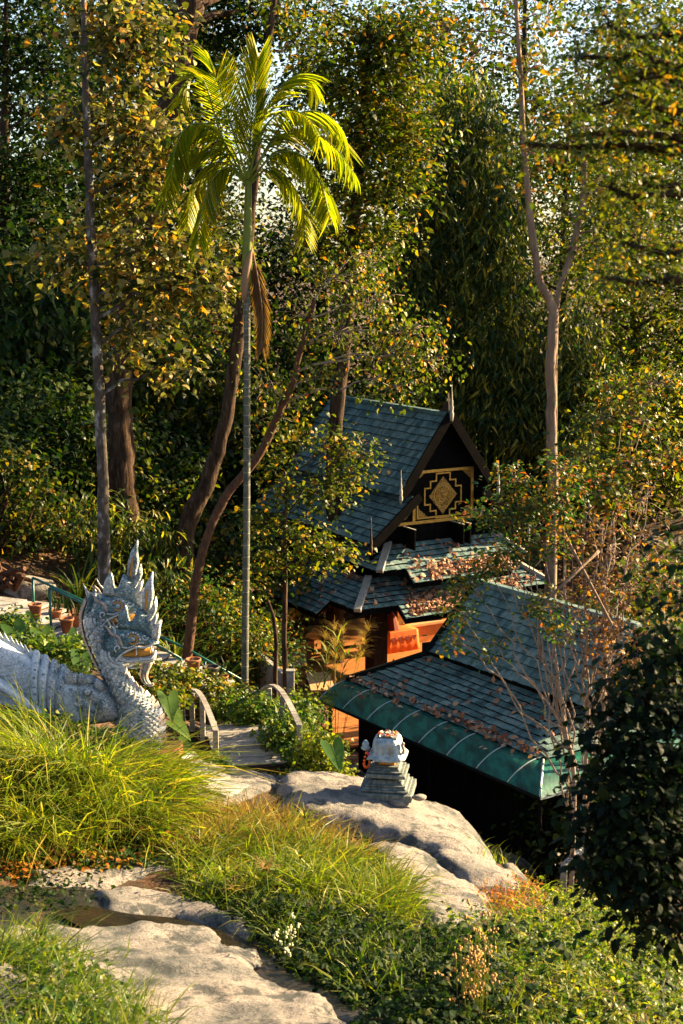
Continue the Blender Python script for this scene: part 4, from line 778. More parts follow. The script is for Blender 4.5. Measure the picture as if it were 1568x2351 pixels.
for k in range(46): mb = MB(); p = sb+SA[0]*rng.uniform(-.18, .18)+SA[1]*rng.uniform(-.18, .18)+UP*(1.33+rng.uniform(0, .02)); mb.box(p, [unit(rng.normal(0, 1, 3)), unit(rng.normal(0, 1, 3)), unit(rng.normal(0, 1, 3))], (.022, .018, .012)); mb.build('offering', ('tissue', 'fl_or', 'white', 'gold')[k % 4] if k % 5 else 'white', sh)
for k in range(4): mb = MB(); x = (.08, -.05, .14, -.18)[k]; mb.tube([sb+SA[0]*x-SA[1]*.24+UP*1.28, sb+SA[0]*x-SA[1]*.292+UP*1.15, sb+SA[0]*x*1.02-SA[1]*.312+UP*.95], .008, 5); mb.build('wax_drip', 'gold' if k == 0 else 'silver', sh, True)
for k in range(7): mb = MB(); p = sb+SA[0]*.335-SA[1]*.2+UP*(1.0+k*.035); mb.sphere(p+SA[0]*.015*math.sin(k), .03, 7, 5); mb.build('stucco_knob', 'pink', sh, True)
gar = thing('flower_garland', 'orange flower garland hanging at the left side of the shrine', 'garland', sb-SA[0]*.42+UP*.5)
for k in range(13): mb = MB(); t = k/12*math.pi; p = sb-SA[0]*(.40+.05*math.sin(t*2))-SA[1]*(.18+.08*math.cos(t))+UP*(.98-.36*math.sin(t)); mb.sphere(p, .024, 7, 5); mb.build('blossom', 'fl_or', gar)
bot = thing('offering_jar', 'small clear jar on a saucer at the left shoulder of the shrine', 'jar', sb-SA[0]*.43-SA[1]*.15+UP*1.0); p = sb-SA[0]*.43-SA[1]*.15+UP*1.0
mb = MB(); mb.lathe(p, [(.03, 0), (.075, .03), (.078, .05), (.05, .06), (.06, .09), (.055, .13), (.035, .15), (.03, .17)], 10); mb.build('jar_body', 'silver', bot, True); mb = MB(); mb.bar(p, p+SA[0]*.2, .03, .02); mb.build('bracket', 'shrine', bot); mb = MB(); mb.bar(p+SA[0]*.04-SA[1]*.07, p+SA[0]*.1-SA[1]*.07-UP*.1, .03, .02); mb.build('ribbon', 'fl_pink', bot)
UP = np.array([0, 0, 1.])
for k, (x, y, s) in enumerate(((860, 1846, .13), (915, 1838, .14), (962, 1826, .10), (838, 1832, .12))):
    p = P(x, y, SY-.1+.05*k); mb = MB(); mb.sphere(p-UP*.03, s, 9, 6, sc=(1.3, 1, .6)); v = np.array(mb.v); mb.v = [tuple(q+.03*np.array([fbm(q*6), fbm(q*6+5), fbm(q*6+9)])) for q in v]
    tag(mb.build('prop_stone', 'rock', smooth=True), ('rounded stone propping the left corner of the shrine', 'flat stone wedged under the front of the shrine', 'small stone at the right foot of the shrine', 'stone at the far left foot of the shrine')[k], 'stone')
# ------------------------------------------------------------------ arched footbridge
br = thing('footbridge', 'small arched grey timber footbridge half buried in vines', 'bridge', P(590, 1760, 28))
nl, nr, fl, fr = P(500, 1762, 28), P(684, 1750, 28.05), P(424, 1679, 33), P(588, 1670, 33)
def deck(s, t): 
    a = nl+(fl-nl)*t; b = nr+(fr-nr)*t; p = a+(b-a)*s; p = p.copy(); p[2] += .42*math.sin(math.pi*t); return p
nP = 26
for i in range(nP):
    t = (i+.5)/nP; a, b = deck(.03, t), deck(.97, t); d = unit(deck(.5, t+.02)-deck(.5, t-.02)); x = unit(b-a); n = np.cross(x, d)
    mb = MB(); mb.box((a+b)/2+n*rng.uniform(-.006, .006)+x*rng.uniform(-.03, .03), [x, d, n], (np.linalg.norm(b-a)/2, .5*np.linalg.norm(fl-nl)/nP-.012, .02)); mb.build('plank', 'oldwood', br, bevel=.004)
for s in (.12, .88): mb = MB(); mb.tube([deck(s, t)-UP*.1 for t in np.linspace(0, 1, 12)], .07, 4); mb.build('beam', 'oldwood', br)
mb = MB(); a, b = deck(0, 0), deck(1, 0); mb.bar(a-UP*.09, b-UP*.09, .08, .12); mb.build('end_beam', 'darkwood', br)
for s in (-.02, 1.02):
    for t in (0.0, .36, .68, 1.0):
        p = deck(s, t); mb = MB(); mb.box(p+UP*.36, [[1, 0, 0], YV, UP], (.055, .05, .46)); mb.build('post', 'oldwood', br, bevel=.008)
    for i in range(8):
        t0, t1 = i/8, (i+1)/8; mb = MB(); mb.bar(deck(s, t0)+UP*(.80+.10*math.sin(math.pi*t0)), deck(s, t1)+UP*(.80+.10*math.sin(math.pi*t1)), .12, .045); mb.build('handrail', 'oldwood', br)
mb = MB(); mb.bar(P(588, 1588, 33.1), P(496, 1592, 34.6), .07, .05); mb.build('handrail', 'oldwood', br)
# paving slabs at the near end of the bridge
for k, pl in enumerate(([(415, 1755), (445, 1738), (478, 1780), (440, 1800)], [(440, 1803), (480, 1784), (530, 1800), (480, 1822)], [(460, 1826), (520, 1812), (575, 1822), (520, 1848)])):
    w_ = [G(*q) for q in pl]; mb = MB(); mb.prism([p+UP*.16 for p in w_], -UP*.3); tag(mb.build('paving_slab', 'conc', bevel=.02), ('pale paving slab nearest the naga at the bridge foot', 'middle paving slab leading to the bridge', 'cracked paving slab at the grass edge before the bridge')[k], 'slab')
# ------------------------------------------------------------------ stairway with rails and pots on the left
stp = thing('stone_stairway', 'stone slab stairway descending behind the naga', 'stairs', P(60, 1410, 36.5))
s0, s1 = P(40, 1395, 37.), P(500, 1590, 34.5); nst = 13; d = unit((s1-s0)*np.array([1, 1, 0])); q = np.array([-d[1], d[0], 0])
for i in range(nst):
    c = s0+(s1-s0)*(i+.5)/nst; c[2] = s0[2]+(s1[2]-s0[2])*i/nst; mb = MB(); mb.box(c-UP*.04, [d, q, UP], (np.linalg.norm(s1-s0)/nst*.56, .85, .04)); mb.build('tread', 'conc', stp, bevel=.012)
    mb = MB(); mb.box(c-UP*.3, [d, q, UP], (np.linalg.norm(s1-s0)/nst*.5, .8, .22)); mb.build('riser', 'soil', stp)
for i in range(5):
    for j in range(4): mb = MB(); c = s0-d*(.5+.42*i)+q*(-.63+.42*j)-UP*.02; mb.box(c, [d, q, UP], (.2, .2, .03)); mb.build('paving_tile', 'conc', stp, bevel=.006)
mb = MB(); mb.box(s0-d*1.4-UP*.3, [d, q, UP], (1.2, .9, .25)); mb.build('landing_base', 'conc', stp)
def railing(label, pts, posts, Y):
    e = thing('metal_handrail', label, 'handrail', P(*posts[0][:2], Y)); w_ = [P(x, y, Yq) for x, y, Yq in pts]; mb = MB(); mb.tube(w_, .035, 7); mb.build('rail', 'rail', e, True)
    for x, y, Yq in posts: p = P(x, y, Yq); mb = MB(); mb.tube([(p[0], p[1], p[2]), (p[0], p[1], min(p[2]-1.0, h1(p[0], p[1])-.1))], .035, 7); mb.build('post', 'rail', e, True)
railing('green pipe handrail on the far side of the stairs', [(75, 1326, 37.6), (195, 1381, 37.1), (430, 1490, 36.), (556, 1562, 35.4)], [(75, 1326, 37.6), (310, 1434, 36.6), (470, 1512, 35.8), (556, 1562, 35.4)], 37)
railing('green pipe handrail on the near side of the stairs', [(114, 1349, 36.0), (195, 1388, 35.6), (415, 1512, 34.6)], [(114, 1349, 36.), (270, 1425, 35.3), (415, 1512, 34.6)], 36)
def pot(label, px, py, Y, hh, mat='terra', plant=True):
    p = P(px, py, Y); g = h1(p[0], p[1]); e = thing('flower_pot', label, 'pot', p, 'pots along the stairway'); r = hh*.48
    mb = MB(); mb.lathe(p, [(r*.66, 0), (r*.95, hh*.86), (r*1.08, hh*.87), (r*1.08, hh), (r*.92, hh), (r*.86, hh*.85)], 14); mb.build('pot_body', mat, e, True)
    mb = MB(); mb.lathe(p, [(r*.86, hh*.84), (r*.3, hh*.9)], 12); mb.build('potting_soil', 'soil', e)
    if plant:
        V, Fc = [], []; n = 10; a = rng.uniform(0, 6.28, n); pp = np.tile(p+UP*hh*.85, (n, 1))+np.stack([np.cos(a), np.sin(a), 0*a], 1)*r*.4
        V, Fc = leaf_geo(pp, np.stack([np.cos(a)*.25, np.sin(a)*.25, np.ones(n)], 1), np.stack([np.sin(a), np.cos(a), 0*a+.1], 1), rng.uniform(.3, .6, n), np.full(n, .06)); fast('leaves', V, Fc, 'L_dark', e)
    if p[2] > g+.03: mb = MB(); mb.box((p[0], p[1], (p[2]+g-.2)/2-.002), [d, q, UP], (r*1.1, r*1.1, (p[2]-g+.2)/2)); mb.build('stand', 'conc', e, bevel=.01)
for a in (('terracotta pot on the top step by the rail post', 82, 1419, 36.3, .38, 'terra', False), ('terracotta pot just behind the near rail post', 128, 1430, 36.9, .36, 'terra', True), ('terracotta pot on the small stand below the top steps', 154, 1452, 35.6, .38, 'terra', False), ('terracotta pot half hidden behind the pot on the stand', 172, 1441, 36.4, .36, 'terra', True),
          ('upright terracotta pot beside the slender leaning trunk', 444, 1547, 35.3, .40, 'terra', False), ('wide dark pot between the leaning trunk and the palm', 485, 1566, 35.2, .42, 'darkpot', False), ('small terracotta pot nearest the palm trunk', 513, 1574, 34.8, .26, 'terra', True), ('terracotta pot on the slab left of the dark pot', 425, 1560, 34.7, .28, 'terra', False)): pot(*a)
st_ = P(55, 1350, 39.5); mb = MB(); mb.sphere(st_, .75, 12, 8, sc=(1.3, .8, .55)); mb.v = [tuple(np.array(v)+.16*np.array([fbm(np.array(v)*1.3), fbm(np.array(v)*1.3+4), fbm(np.array(v)*1.3+8)])) for v in mb.v]; tag(mb.build('boulder', 'rock', smooth=True), 'grey boulder at the head of the stairs', 'boulder')
lg = thing('firewood_pile', 'heap of split brown firewood left of the boulder', 'firewood', G(15, 1330))
for k in range(16): p = P(rng.uniform(-25, 50), rng.uniform(1290, 1355), 39+rng.uniform(-.4, .4)); v = unit(rng.normal(0, 1, 3)*np.array([1, .8, .35])); mb = MB(); mb.tube([p-v*.4, p+v*.4], rng.uniform(.05, .09), 5); mb.build('log', 'redbark', lg)
# ------------------------------------------------------------------ grasses and herbs
def samp(wp, n):
    q = np.array(wp); lo, hi = q.min(0), q.max(0); out = np.empty((0, 2))
    while len(out) < n:
        c = rng.uniform(lo, hi, (n*2, 2)); out = np.vstack([out, c[inpoly(c[:, 0], c[:, 1], wp)]])
    return out[:n]
def blades(base, dirs, L, bend, wd, twist):
    n = len(base); lev = np.array([0, .4, .75, 1.]); up = np.array([0, 0, 1.]); V = np.empty((n, 7, 3)); sd_ = unit(np.cross(dirs, up)+twist*.5)
    for i, s in enumerate(lev):
        c = base+L[:, None]*(up*(s-.55*bend[:, None]*s**2.2)+dirs*(bend[:, None]*.9*s**1.8+.08*s)); ww = wd[:, None]*(1, .85, .5, 0)[i]*sd_
        if i < 3: V[:, 2*i] = c-ww; V[:, 2*i+1] = c+ww
        else: V[:, 6] = c
    Fc = (np.arange(n)*7)[:, None, None]+np.array([(0, 1, 3), (0, 3, 2), (2, 3, 5), (2, 5, 4), (4, 5, 6)])[None]
    return V.reshape(-1, 3), Fc.reshape(-1, 3)
def grass(name, label, poly, ntuft, per, L, mat, wd=.012, bend=.7, lean=(-.3, -.2), lift=.0, world=None, cat='grass', kind='stuff', spread=.12, centre=None):
    wp = world or gpoly(poly); c = samp(wp, int(ntuft*1.5)); vn = np.array([noise.noise(Vector((a*1.1, b*1.1, 5)))+rng.normal(0, .15) for a, b in c]); c = c[np.argsort(-vn)[:ntuft]]; c = np.repeat(c, per, 0)+rng.normal(0, spread, (ntuft*per, 2)); n = len(c)
    z = h(c[:, 0], c[:, 1])-.03+lift; base = np.column_stack([c, z]); a = rng.uniform(0, 6.28, n)
    ln_ = np.array(lean)[None] if centre is None else unit(c-np.array(centre))*1.5
    dirs = unit(np.stack([np.cos(a)+ln_[:, 0], np.sin(a)+ln_[:, 1], 0*a], 1)); tv = np.repeat(rng.uniform(.45, 1.35, ntuft), per)
    V, Fc = blades(base, dirs, L*tv*rng.uniform(.55, 1.15, n), np.clip(rng.normal(bend, .25, n), .1, 1.3), wd*rng.uniform(.4, 1.5, n), rng.normal(0, 1, (n, 3)))
    return tag(fast(name, V, Fc, mat), label, cat, kind=kind)
def herbs(name, label, poly, nc, k, height, size, mat, W=.32, droop=.15, spread=.12, world=None, cat='ground cover', name2=None, tilt=.6, mound=0.):
    wp = world or gpoly(poly); c = samp(wp, nc); d = np.clip(sdist(c[:, 0], c[:, 1], wp), 0, .8)/.8
    vn = np.array([noise.noise(Vector((a*1.9, b*1.9, 2)))*.9+.75 for a, b in c]); keep = vn > .5; z = h(c[:, 0], c[:, 1])+height*rng.random(nc)**.7*(.35+.65*d)*np.clip(vn, .2, 1.7)+mound*d; c = c[keep]; z = z[keep]
    C = np.column_stack([c, z]); o = foliage(None, C, k, spread, size, W, mat, droop, name, tilt=tilt); return tag(o, label, cat, kind='stuff')
PG_L = [(-40, 1728), (60, 1722), (190, 1762), (300, 1790), (365, 1812), (415, 1850), (430, 1880), (430, 1915), (350, 1955), (180, 1975), (-40, 1990)]
grass('tall_grass', 'bright yellow-green tall grass mound in front of the naga', PG_L, 330, 15, 1.3, 'grass', .013, .95, centre=(-4.2, 22.2))
grass('tall_grass', 'finer green grass filling the left mound under the long blades', PG_L, 260, 14, .8, 'grassg', .01, .8, (-.2, -.3))
grass('tall_grass', 'dead straw blades scattered through the left mound', PG_L, 90, 10, .9, 'dry', .008, 1.0, (-.2, -.4))
herbs('low_weeds', 'reddish and green low weeds at the foot of the left grass mound', [(-40, 1935), (200, 1925), (420, 1905), (470, 1960), (380, 2000), (150, 2010), (-40, 2030)], 650, 8, .25, .09, 'L_shrub')
herbs('low_weeds', 'rusty dry weeds mixed below the left grass mound', [(-40, 1945), (200, 1935), (400, 1915), (400, 1985), (150, 2010), (-40, 2030)], 420, 8, .22, .08, 'L_orange')
herbs('low_weeds', 'green leafy weeds under the tall grass by the naga', PG_L, 600, 8, .35, .1, 'L_ivy')
herbs('low_weeds', 'green weeds hiding the foot of the naga body', [(-40, 1640), (120, 1660), (250, 1700), (350, 1740), (420, 1790), (390, 1850), (190, 1790), (-40, 1740)], 420, 9, .3, .1, 'L_ivy')
PG_M = [(430, 1985), (470, 1930), (560, 1905), (640, 1920), (760, 1955), (850, 2000), (910, 2050), (950, 2100), (940, 2135), (860, 2150), (760, 2110), (640, 2090), (500, 2060), (410, 2020)]
grass('tall_grass', 'bright arching grass mound in the middle below the shrine rock', PG_M, 340, 15, .68, 'grass', .011, .9, (.35, -.3))
grass('tall_grass', 'golden fine grass on the sunny top of the middle mound', [(430, 1975), (470, 1910), (560, 1885), (640, 1900), (760, 1935), (900, 1985), (860, 2010), (640, 1970), (500, 1995)], 190, 15, .6, 'dry', .008, .7, (.2, -.3))
grass('tall_grass', 'fresh green grass mixed through the middle mound', PG_M, 230, 13, .7, 'grassg', .011, .8, (.3, -.4))
grass('tall_grass', 'darker green grass at the shaded foot of the middle mound', [(430, 2050), (600, 2090), (760, 2120), (900, 2150), (1060, 2130), (1130, 2230), (1000, 2320), (860, 2330), (740, 2260), (620, 2180), (540, 2110), (440, 2080)], 330, 16, .5, 'grassg', .01, .7, (.1, -.3))
grass('tall_grass', 'golden dry grass between the left mound and the paving slabs', [(380, 1920), (440, 1880), (560, 1875), (660, 1905), (620, 1930), (480, 1970), (390, 1980)], 200, 16, .55, 'dry', .008, .6, (-.1, -.2))
grass('tall_grass', 'sunlit grass in the lower left corner', [(-60, 2230), (60, 2150), (150, 2170), (260, 2260), (340, 2370), (330, 2480), (-60, 2480)], 260, 20, .62, 'grassg', .009, .8, (.15, -.2))
herbs('low_weeds', 'mixed leafy weeds in the lower left corner', [(-60, 2250), (100, 2200), (250, 2290), (330, 2400), (300, 2480), (-60, 2480)], 650, 9, .38, .075, 'L_ivy')
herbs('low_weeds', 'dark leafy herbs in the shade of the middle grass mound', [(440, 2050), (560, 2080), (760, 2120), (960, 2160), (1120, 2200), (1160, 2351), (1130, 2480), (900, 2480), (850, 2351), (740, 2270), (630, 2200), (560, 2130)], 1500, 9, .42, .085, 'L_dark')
herbs('low_weeds', 'sunny green herbs along the right slope', [(1000, 2130), (1100, 2115), (1240, 2135), (1340, 2095), (1470, 2120), (1620, 2200), (1640, 2480), (1120, 2480), (1160, 2300), (1080, 2200)], 2200, 9, .36, .075, 'L_ivy', .22)
herbs('low_weeds', 'yellow-green bright weeds scattered over the right slope', [(1180, 2140), (1340, 2100), (1500, 2150), (1620, 2250), (1640, 2480), (1250, 2480), (1220, 2250)], 800, 8, .55, .08, 'L_bright', .2)
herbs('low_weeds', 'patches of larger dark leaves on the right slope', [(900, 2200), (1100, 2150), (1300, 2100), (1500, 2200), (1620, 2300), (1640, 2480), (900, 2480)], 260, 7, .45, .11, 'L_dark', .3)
grass('tall_grass', 'fine bright grass in the lower right corner', [(1100, 2180), (1350, 2110), (1620, 2250), (1640, 2480), (1150, 2480)], 430, 13, .5, 'grass', .008, .8, (-.2, -.2))
herbs('low_weeds', 'reddish dry weeds on the rock below the shrine', [(1110, 2040), (1190, 2030), (1240, 2060), (1190, 2110), (1110, 2090)], 160, 9, .22, .06, 'L_orange', .2)
grass('tall_grass', 'thin tufts along the crack of the right rock slab', [(1060, 1950), (1150, 1970), (1290, 1990), (1300, 2040), (1150, 2000), (1050, 1965)], 70, 9, .35, 'grass', .006, .6, (0, -.2), lift=.08)
herbs('leaf_litter', 'dead leaves and small weeds on the wet stream margin', [(-40, 2020), (150, 2030), (280, 2050), (230, 2100), (60, 2110), (-40, 2120)], 260, 5, .1, .07, 'L_dark')
# flowering weeds
def flowers(name, label, px, py, rx, ry, n, mat, size, cat='flower'):
    g = G(px, py+ry); e = thing(name, label, cat, g); m = mpp(g[1]); mb = MB(); ms = MB()
    for k in range(n):
        p = P(px+rng.normal(0, rx*.5), py+rng.normal(0, ry*.5), g[1]-.1+rng.normal(0, .15))
        for j in range(5): mb.sphere(p+rng.normal(0, size*.8, 3), size*rng.uniform(.4, .8), 5, 4)
        if k % 2 == 0: ms.tube([p, (p[0]*.8+g[0]*.2, p[1], h1(p[0], p[1]))], .006, 3)
    ms.build('stems', 'shaft', e, kind='stuff'); mb.build('blossom', mat, e, kind='stuff')
flowers('flowering_weed', 'cluster of pale cream weed flowers beside the dark stream bank', 665, 2165, 40, 50, 26, 'fl_white', .025)
flowers('flowering_weed', 'tan-orange seeding weed flowers in the lower right', 1085, 2240, 45, 110, 70, 'fl_tan', .026)
def sedge(label, px, py, Y, hh, n=16, l=.35, mat='grass'):
    p = P(px, py, Y); g = h1(p[0], p[1]); e = thing('umbrella_sedge', label, 'sedge', (p[0], p[1], g), 'umbrella sedges in the grass')
    mb = MB(); mb.tube([(p[0]+.05, p[1], g-.05), (p[0]+.02, p[1], (p[2]+g)/2), p], .007, 4); mb.build('stem', 'shaft', e)
    me_b = np.tile(p, (1, 1))
    for k in range(n):
        a = k*6.283/n+rng.uniform(-.15, .15); V, Fc = blades(me_b, np.array([[math.cos(a), math.sin(a), 0]]), np.array([l*rng.uniform(.75, 1.1)]), np.array([1.1]), np.array([.011]), np.zeros((1, 3))); fast('ray_leaf', V, Fc, mat, e)
for i_, (x_, y_) in enumerate(((560, 1940), (640, 1920), (590, 1890), (760, 1940), (810, 1960), (720, 2020), (660, 2035), (800, 2010), (870, 1975), (480, 1960), (540, 2050), (880, 2030))):
    sedge(('pale green', 'dry golden', 'deep green')[i_ % 3]+' umbrella sedge head '+('at the crest above the paving slabs', 'above the pale stream-side head', 'at the upper left of the middle mound', 'in the centre of the middle mound', 'right of the mound centre', 'in the front of the middle mound', 'low at the mound front by the flowers', 'low on the right of the middle mound', 'on the right shoulder of the middle mound', 'at the left end of the middle mound', 'closest to the stream bend', 'at the right front of the middle mound')[i_], x_, y_, G(x_, y_)[1]-.5, 1, 12, .28, ('grass', 'dry', 'grassg')[i_ % 3])
for a in (('umbrella sedge head nearest the stream at the left of the middle mound', 515, 2010, 17.2, 1), ('pale umbrella sedge head right of the stream-side one', 612, 2000, 17.5, 1, 14, .3, 'dry'), ('umbrella sedge head high in the middle mound', 690, 1972, 18.2, 1), ('umbrella sedge head at the top of the middle mound', 700, 1880, 20.2, 1), ('umbrella sedge head standing tall in the lower left corner', 95, 2150, 14.6, 1, 16, .32, 'grassg'),
          ('umbrella sedge head low in the lower left corner', 45, 2235, 14.2, 1, 14, .3, 'grassg'), ('pale umbrella sedge head on the lower right slope', 1300, 2240, 14.5, 1, 18, .3), ('drooping umbrella sedge head near the bottom right edge', 1375, 2300, 13.9, 1, 18, .3), ('umbrella sedge head over the reddish weeds at right', 1420, 2180, 15.5, 1, 14, .28), ('umbrella sedge head beside the big vine leaf', 715, 1690, 27.2, 1, 12, .4, 'grassg')): sedge(*a)
# vines on and around the bridge
def mass(name, label, blobs, k, size, mat, W=.36, cat='vine', spread=.14, droop=.35, tilt=.6):
    C, _ = blob_centres(blobs); o = foliage(None, C, k, spread, size, W, mat, droop, name, tilt=tilt); return tag(o, label, cat, kind='stuff')
mass('vine_mass', 'green vines smothering the right side of the footbridge', [(600, 1640, 31, 60, 40, 150), (540, 1625, 32, 60, 26, 120), (660, 1690, 29, 55, 55, 170), (720, 1745, 28, 60, 40, 150), (640, 1740, 28.6, 30, 25, 60), (690, 1640, 30, 35, 30, 70)], 9, .105, 'L_ivy')
mass('vine_mass', 'sunlit yellow vines on the bank right of the bridge rail', [(735, 1720, 27.6, 50, 45, 110), (765, 1770, 27.2, 35, 25, 60), (700, 1610, 33, 55, 18, 70)], 8, .09, 'L_bright')
mass('vine_mass', 'small vine clump round the near left bridge post', [(490, 1770, 27.6, 28, 32, 70), (450, 1750, 27.9, 20, 14, 25)], 9, .10, 'L_ivy')
mass('vine_mass', 'bushy sunlit creepers between the naga and the bridge', [(400, 1560, 31.5, 55, 30, 90), (460, 1570, 32, 55, 25, 80), (385, 1600, 29.5, 40, 25, 60), (340, 1545, 33, 40, 20, 50), (530, 1590, 33.4, 50, 16, 60)], 9, .10, 'L_mid')
mass('vine_mass', 'leafy creepers on the bank behind the naga body', [(60, 1490, 29, 90, 30, 140), (170, 1500, 29, 60, 40, 90), (30, 1440, 32, 60, 25, 80), (150, 1560, 27.5, 40, 30, 60)], 9, .11, 'L_ivy')
# taro / elephant ears
def taro(label, px, py, Y, tx, ty, sz, mat='L_taro', grp='elephant ear leaves by the naga', nx=None):
    b = G(px, py); tip = P(tx, ty, Y); e = thing('elephant_ear', label, 'plant', (b[0], b[1], h1(b[0], b[1])), grp)
    mb = MB(); mb.tube(spline([np.array([b[0], b[1], h1(b[0], b[1])-.05]), (b+tip)/2+UP*.15, tip], 8), np.linspace(.02, .009, 8), 5); mb.build('stalk', 'shaft', e, True)
    ax = unit(np.array([rng.uniform(-.3, 1), -.6, -.45])); n = unit(np.array([rng.uniform(-.2, .4), -.35, 1.])); s_ = unit(np.cross(ax, n)); n = np.cross(s_, ax)
    out = [(0, 0), (-.25, .22), (-.30, .42), (-.1, .50), (.25, .46), (.6, .28), (1, 0)]; V = []; 
    for sg in (1, -1):
        for x, y in out: V.append(tip+sz*(ax*x+s_*y*sg*.8+n*(.14*y-.25*max(0, x)**2+rng.uniform(-.015, .015))))
    m_ = [tip+sz*(ax*x-n*.25*max(0, x)**2-n*.02) for x in (0, .33, .66, 1)]
    mb = MB(); k0 = len(V); V += m_
    Fc = [(0, 1, 2), (0, 2, 3), (k0, 3, 4, k0+1), (k0+1, 4, 5, k0+2), (k0+2, 5, 6)]; Fc = [(k0 if i == 0 else i for i in f) for f in Fc]; Fc = [tuple(f) for f in Fc]; F2 = [tuple(reversed([i+7 if i < 7 else i for i in f])) for f in Fc]
    mb.add(V, Fc+F2); mb.build('leaf_blade', mat, e, True)
    mb = MB(); mb.tube([p+n*.004 for p in m_], np.linspace(.010, .003, 4)*sz*1.4, 4); mb.build('midrib', 'grassg', e)
TA = [('broad elephant ear leaf pale and sunlit at the far left', 40, 1520, 29.5, 30, 1440, .62), ('elephant ear leaf right of the pale one at left', 110, 1520, 29.5, 95, 1452, .6), ('elephant ear leaf above the naga body collar', 150, 1530, 29, 140, 1492, .6), ('elephant ear leaf touching the back of the naga neck', 190, 1540, 28.5, 185, 1505, .55), ('small elephant ear leaf below the stair pots', 165, 1520, 30, 178, 1458, .5), ('low elephant ear leaf just above the naga body', 120, 1560, 28, 110, 1535, .5), ('elephant ear leaf in front of the naga chest', 400, 1690, 27.5, 385, 1600, .55), ('elephant ear leaf beside the bridge deck', 420, 1720, 27.4, 400, 1660, .5), ('dark elephant ear leaf under the bridge rail', 430, 1730, 27.8, 412, 1705, .45), ('elephant ear leaf between the naga and bridge post', 400, 1640, 30, 392, 1625, .5)]
for a in TA: taro(*a)
taro('single large heart-shaped leaf left of the shrine', 790, 1760, 26, 762, 1712, .55, 'L_taro', 'large leaves by the shrine')
# strap-leaved plants
def strap(name, label, px, py, Y, n, L, wd, mat, bend=.45, up=True, cat='plant', grp=None):
    g = P(px, py, Y); z = h1(g[0], g[1]); b = np.array([g[0], g[1], z]); e = thing(name, label, cat, b, grp); a = rng.uniform(0, 6.28, n)
    for k in range(n):
        d_ = np.array([[math.cos(a[k]), math.sin(a[k]), 0]]); V, Fc = blades((b+d_*.06*rng.random())[:1]-UP*.03, d_, np.array([L*rng.uniform(.6, 1.1)]), np.array([max(.05, rng.normal(bend, .15))]), np.array([wd*rng.uniform(.7, 1.2)]), np.zeros((1, 3))); fast('leaf_strap', V, Fc, mat, e)
for i, (x, y, Y, lb) in enumerate(((115, 1370, 38.4, 'leftmost snake plant behind the stair rail'), (150, 1390, 38.2, 'snake plant behind the stair rail, second from left'), (190, 1405, 38., 'snake plant just left of the rear naga head'), (380, 1500, 36.6, 'snake plant right of the naga snout'), (415, 1515, 36.4, 'snake plant left of the leaning trunk foot'), (500, 1545, 36., 'snake plant behind the wide dark pot'), (530, 1560, 35.9, 'snake plant left of the palm foot'), (850, 1790, 26.2, 'snake plant behind the shrine'), (800, 1720, 29.5, 'snake plant in the shade left of the shrine'))):
    strap('snake_plant', lb, x, y, Y, 14, 1.0, .028, 'L_dark', .15, grp='snake plants near the stairs')
for i, (x, y, Y, L, lb, mt) in enumerate(((330, 1330, 38.5, 2.0, 'arching strap-leaved plant behind the tall naga crest', 'grassg'), (400, 1330, 38.5, 2.0, 'arching strap-leaved plant left of the leaning trunk', 'grassg'), (180, 1290, 40, 2.2, 'dark strap-leaved clump above the stair rail', 'L_bamboo'), (270, 1280, 40.5, 2.4, 'strap-leaved clump left of the slim trunk', 'L_bamboo'), (420, 1440, 37, 1.5, 'strap-leaved plant beside the naga snout', 'grassg'), (500, 1380, 38, 1.6, 'strap-leaved plant between the leaning trunk and palm', 'L_bamboo'), (250, 1190, 44, 2.2, 'plumed grass clump high on the left bank', 'dry'), (345, 1150, 44, 2.4, 'tall grass clump below the thick trunk', 'grassg'))):
    strap('strap_plant', lb, x, y, Y, 34, L, .035, mt, .75, grp='strap-leaved plants on the bank')
# ginger-like stalk plant and dry plume grass in front of the hall
gp = thing('leafy_stalk_plant', 'tall leafy stalk plant at the left end of the green canopy', 'plant', P(745, 1640, 34.2)); b0 = P(745, 1640, 34.2); b0[2] = h1(b0[0], b0[1])
for k, (x, y) in enumerate(((775, 1470), (750, 1500), (795, 1510), (730, 1560))):
    tp = P(x, y, 34.2+.1*k); ln = spline([b0, (b0+tp)/2+np.array([-.1, 0, .1]), tp], 12); mb = MB(); mb.tube(ln, np.linspace(.018, .006, 12), 5); mb.build('stalk', 'shaft', gp, True)
    for j in range(3, 12):
        for s_ in (-1, 1):
            if rng.random() < .75:
                V, Fc = blades(ln[j:j+1], unit(np.array([[s_*1., rng.normal(0, .5), 0]])), np.array([rng.uniform(.4, .75)]), np.array([rng.uniform(.4, .9)]), np.array([.035]), np.zeros((1, 3))); fast('leaf_strap', V, Fc, 'grassg', gp)
pg = thing('plume_grass', 'feathery golden dry plume grass in front of the temple pillar', 'grass', P(770, 1560, 36.)); b0 = P(770, 1600, 36.); b0[2] = h1(b0[0], b0[1])
for k, (x, y) in enumerate(((742, 1435), (768, 1412), (790, 1420), (770, 1455), (840, 1428), (852, 1412))):
    tp = P(x, y, 36+rng.uniform(-.3, .3)); ln = spline([b0, b0*.45+tp*.55+UP*.2, tp], 10); mb = MB(); mb.tube(ln, np.linspace(.008, .003, 10), 4); mb.build('stem', 'dry', pg)
    n = 120; s_ = rng.uniform(.66, 1, n); bp = np.array([ln[int(v*9)] for v in s_])+rng.normal(0, .03, (n, 3)); a = rng.uniform(0, 6.28, n)
    V, Fc = blades(bp, np.stack([np.cos(a), np.sin(a), 0*a], 1), rng.uniform(.2, .5, n), rng.uniform(.9, 1.3, n), np.full(n, .004), np.zeros((n, 3))); fast('plume', V, Fc, 'plume', pg)
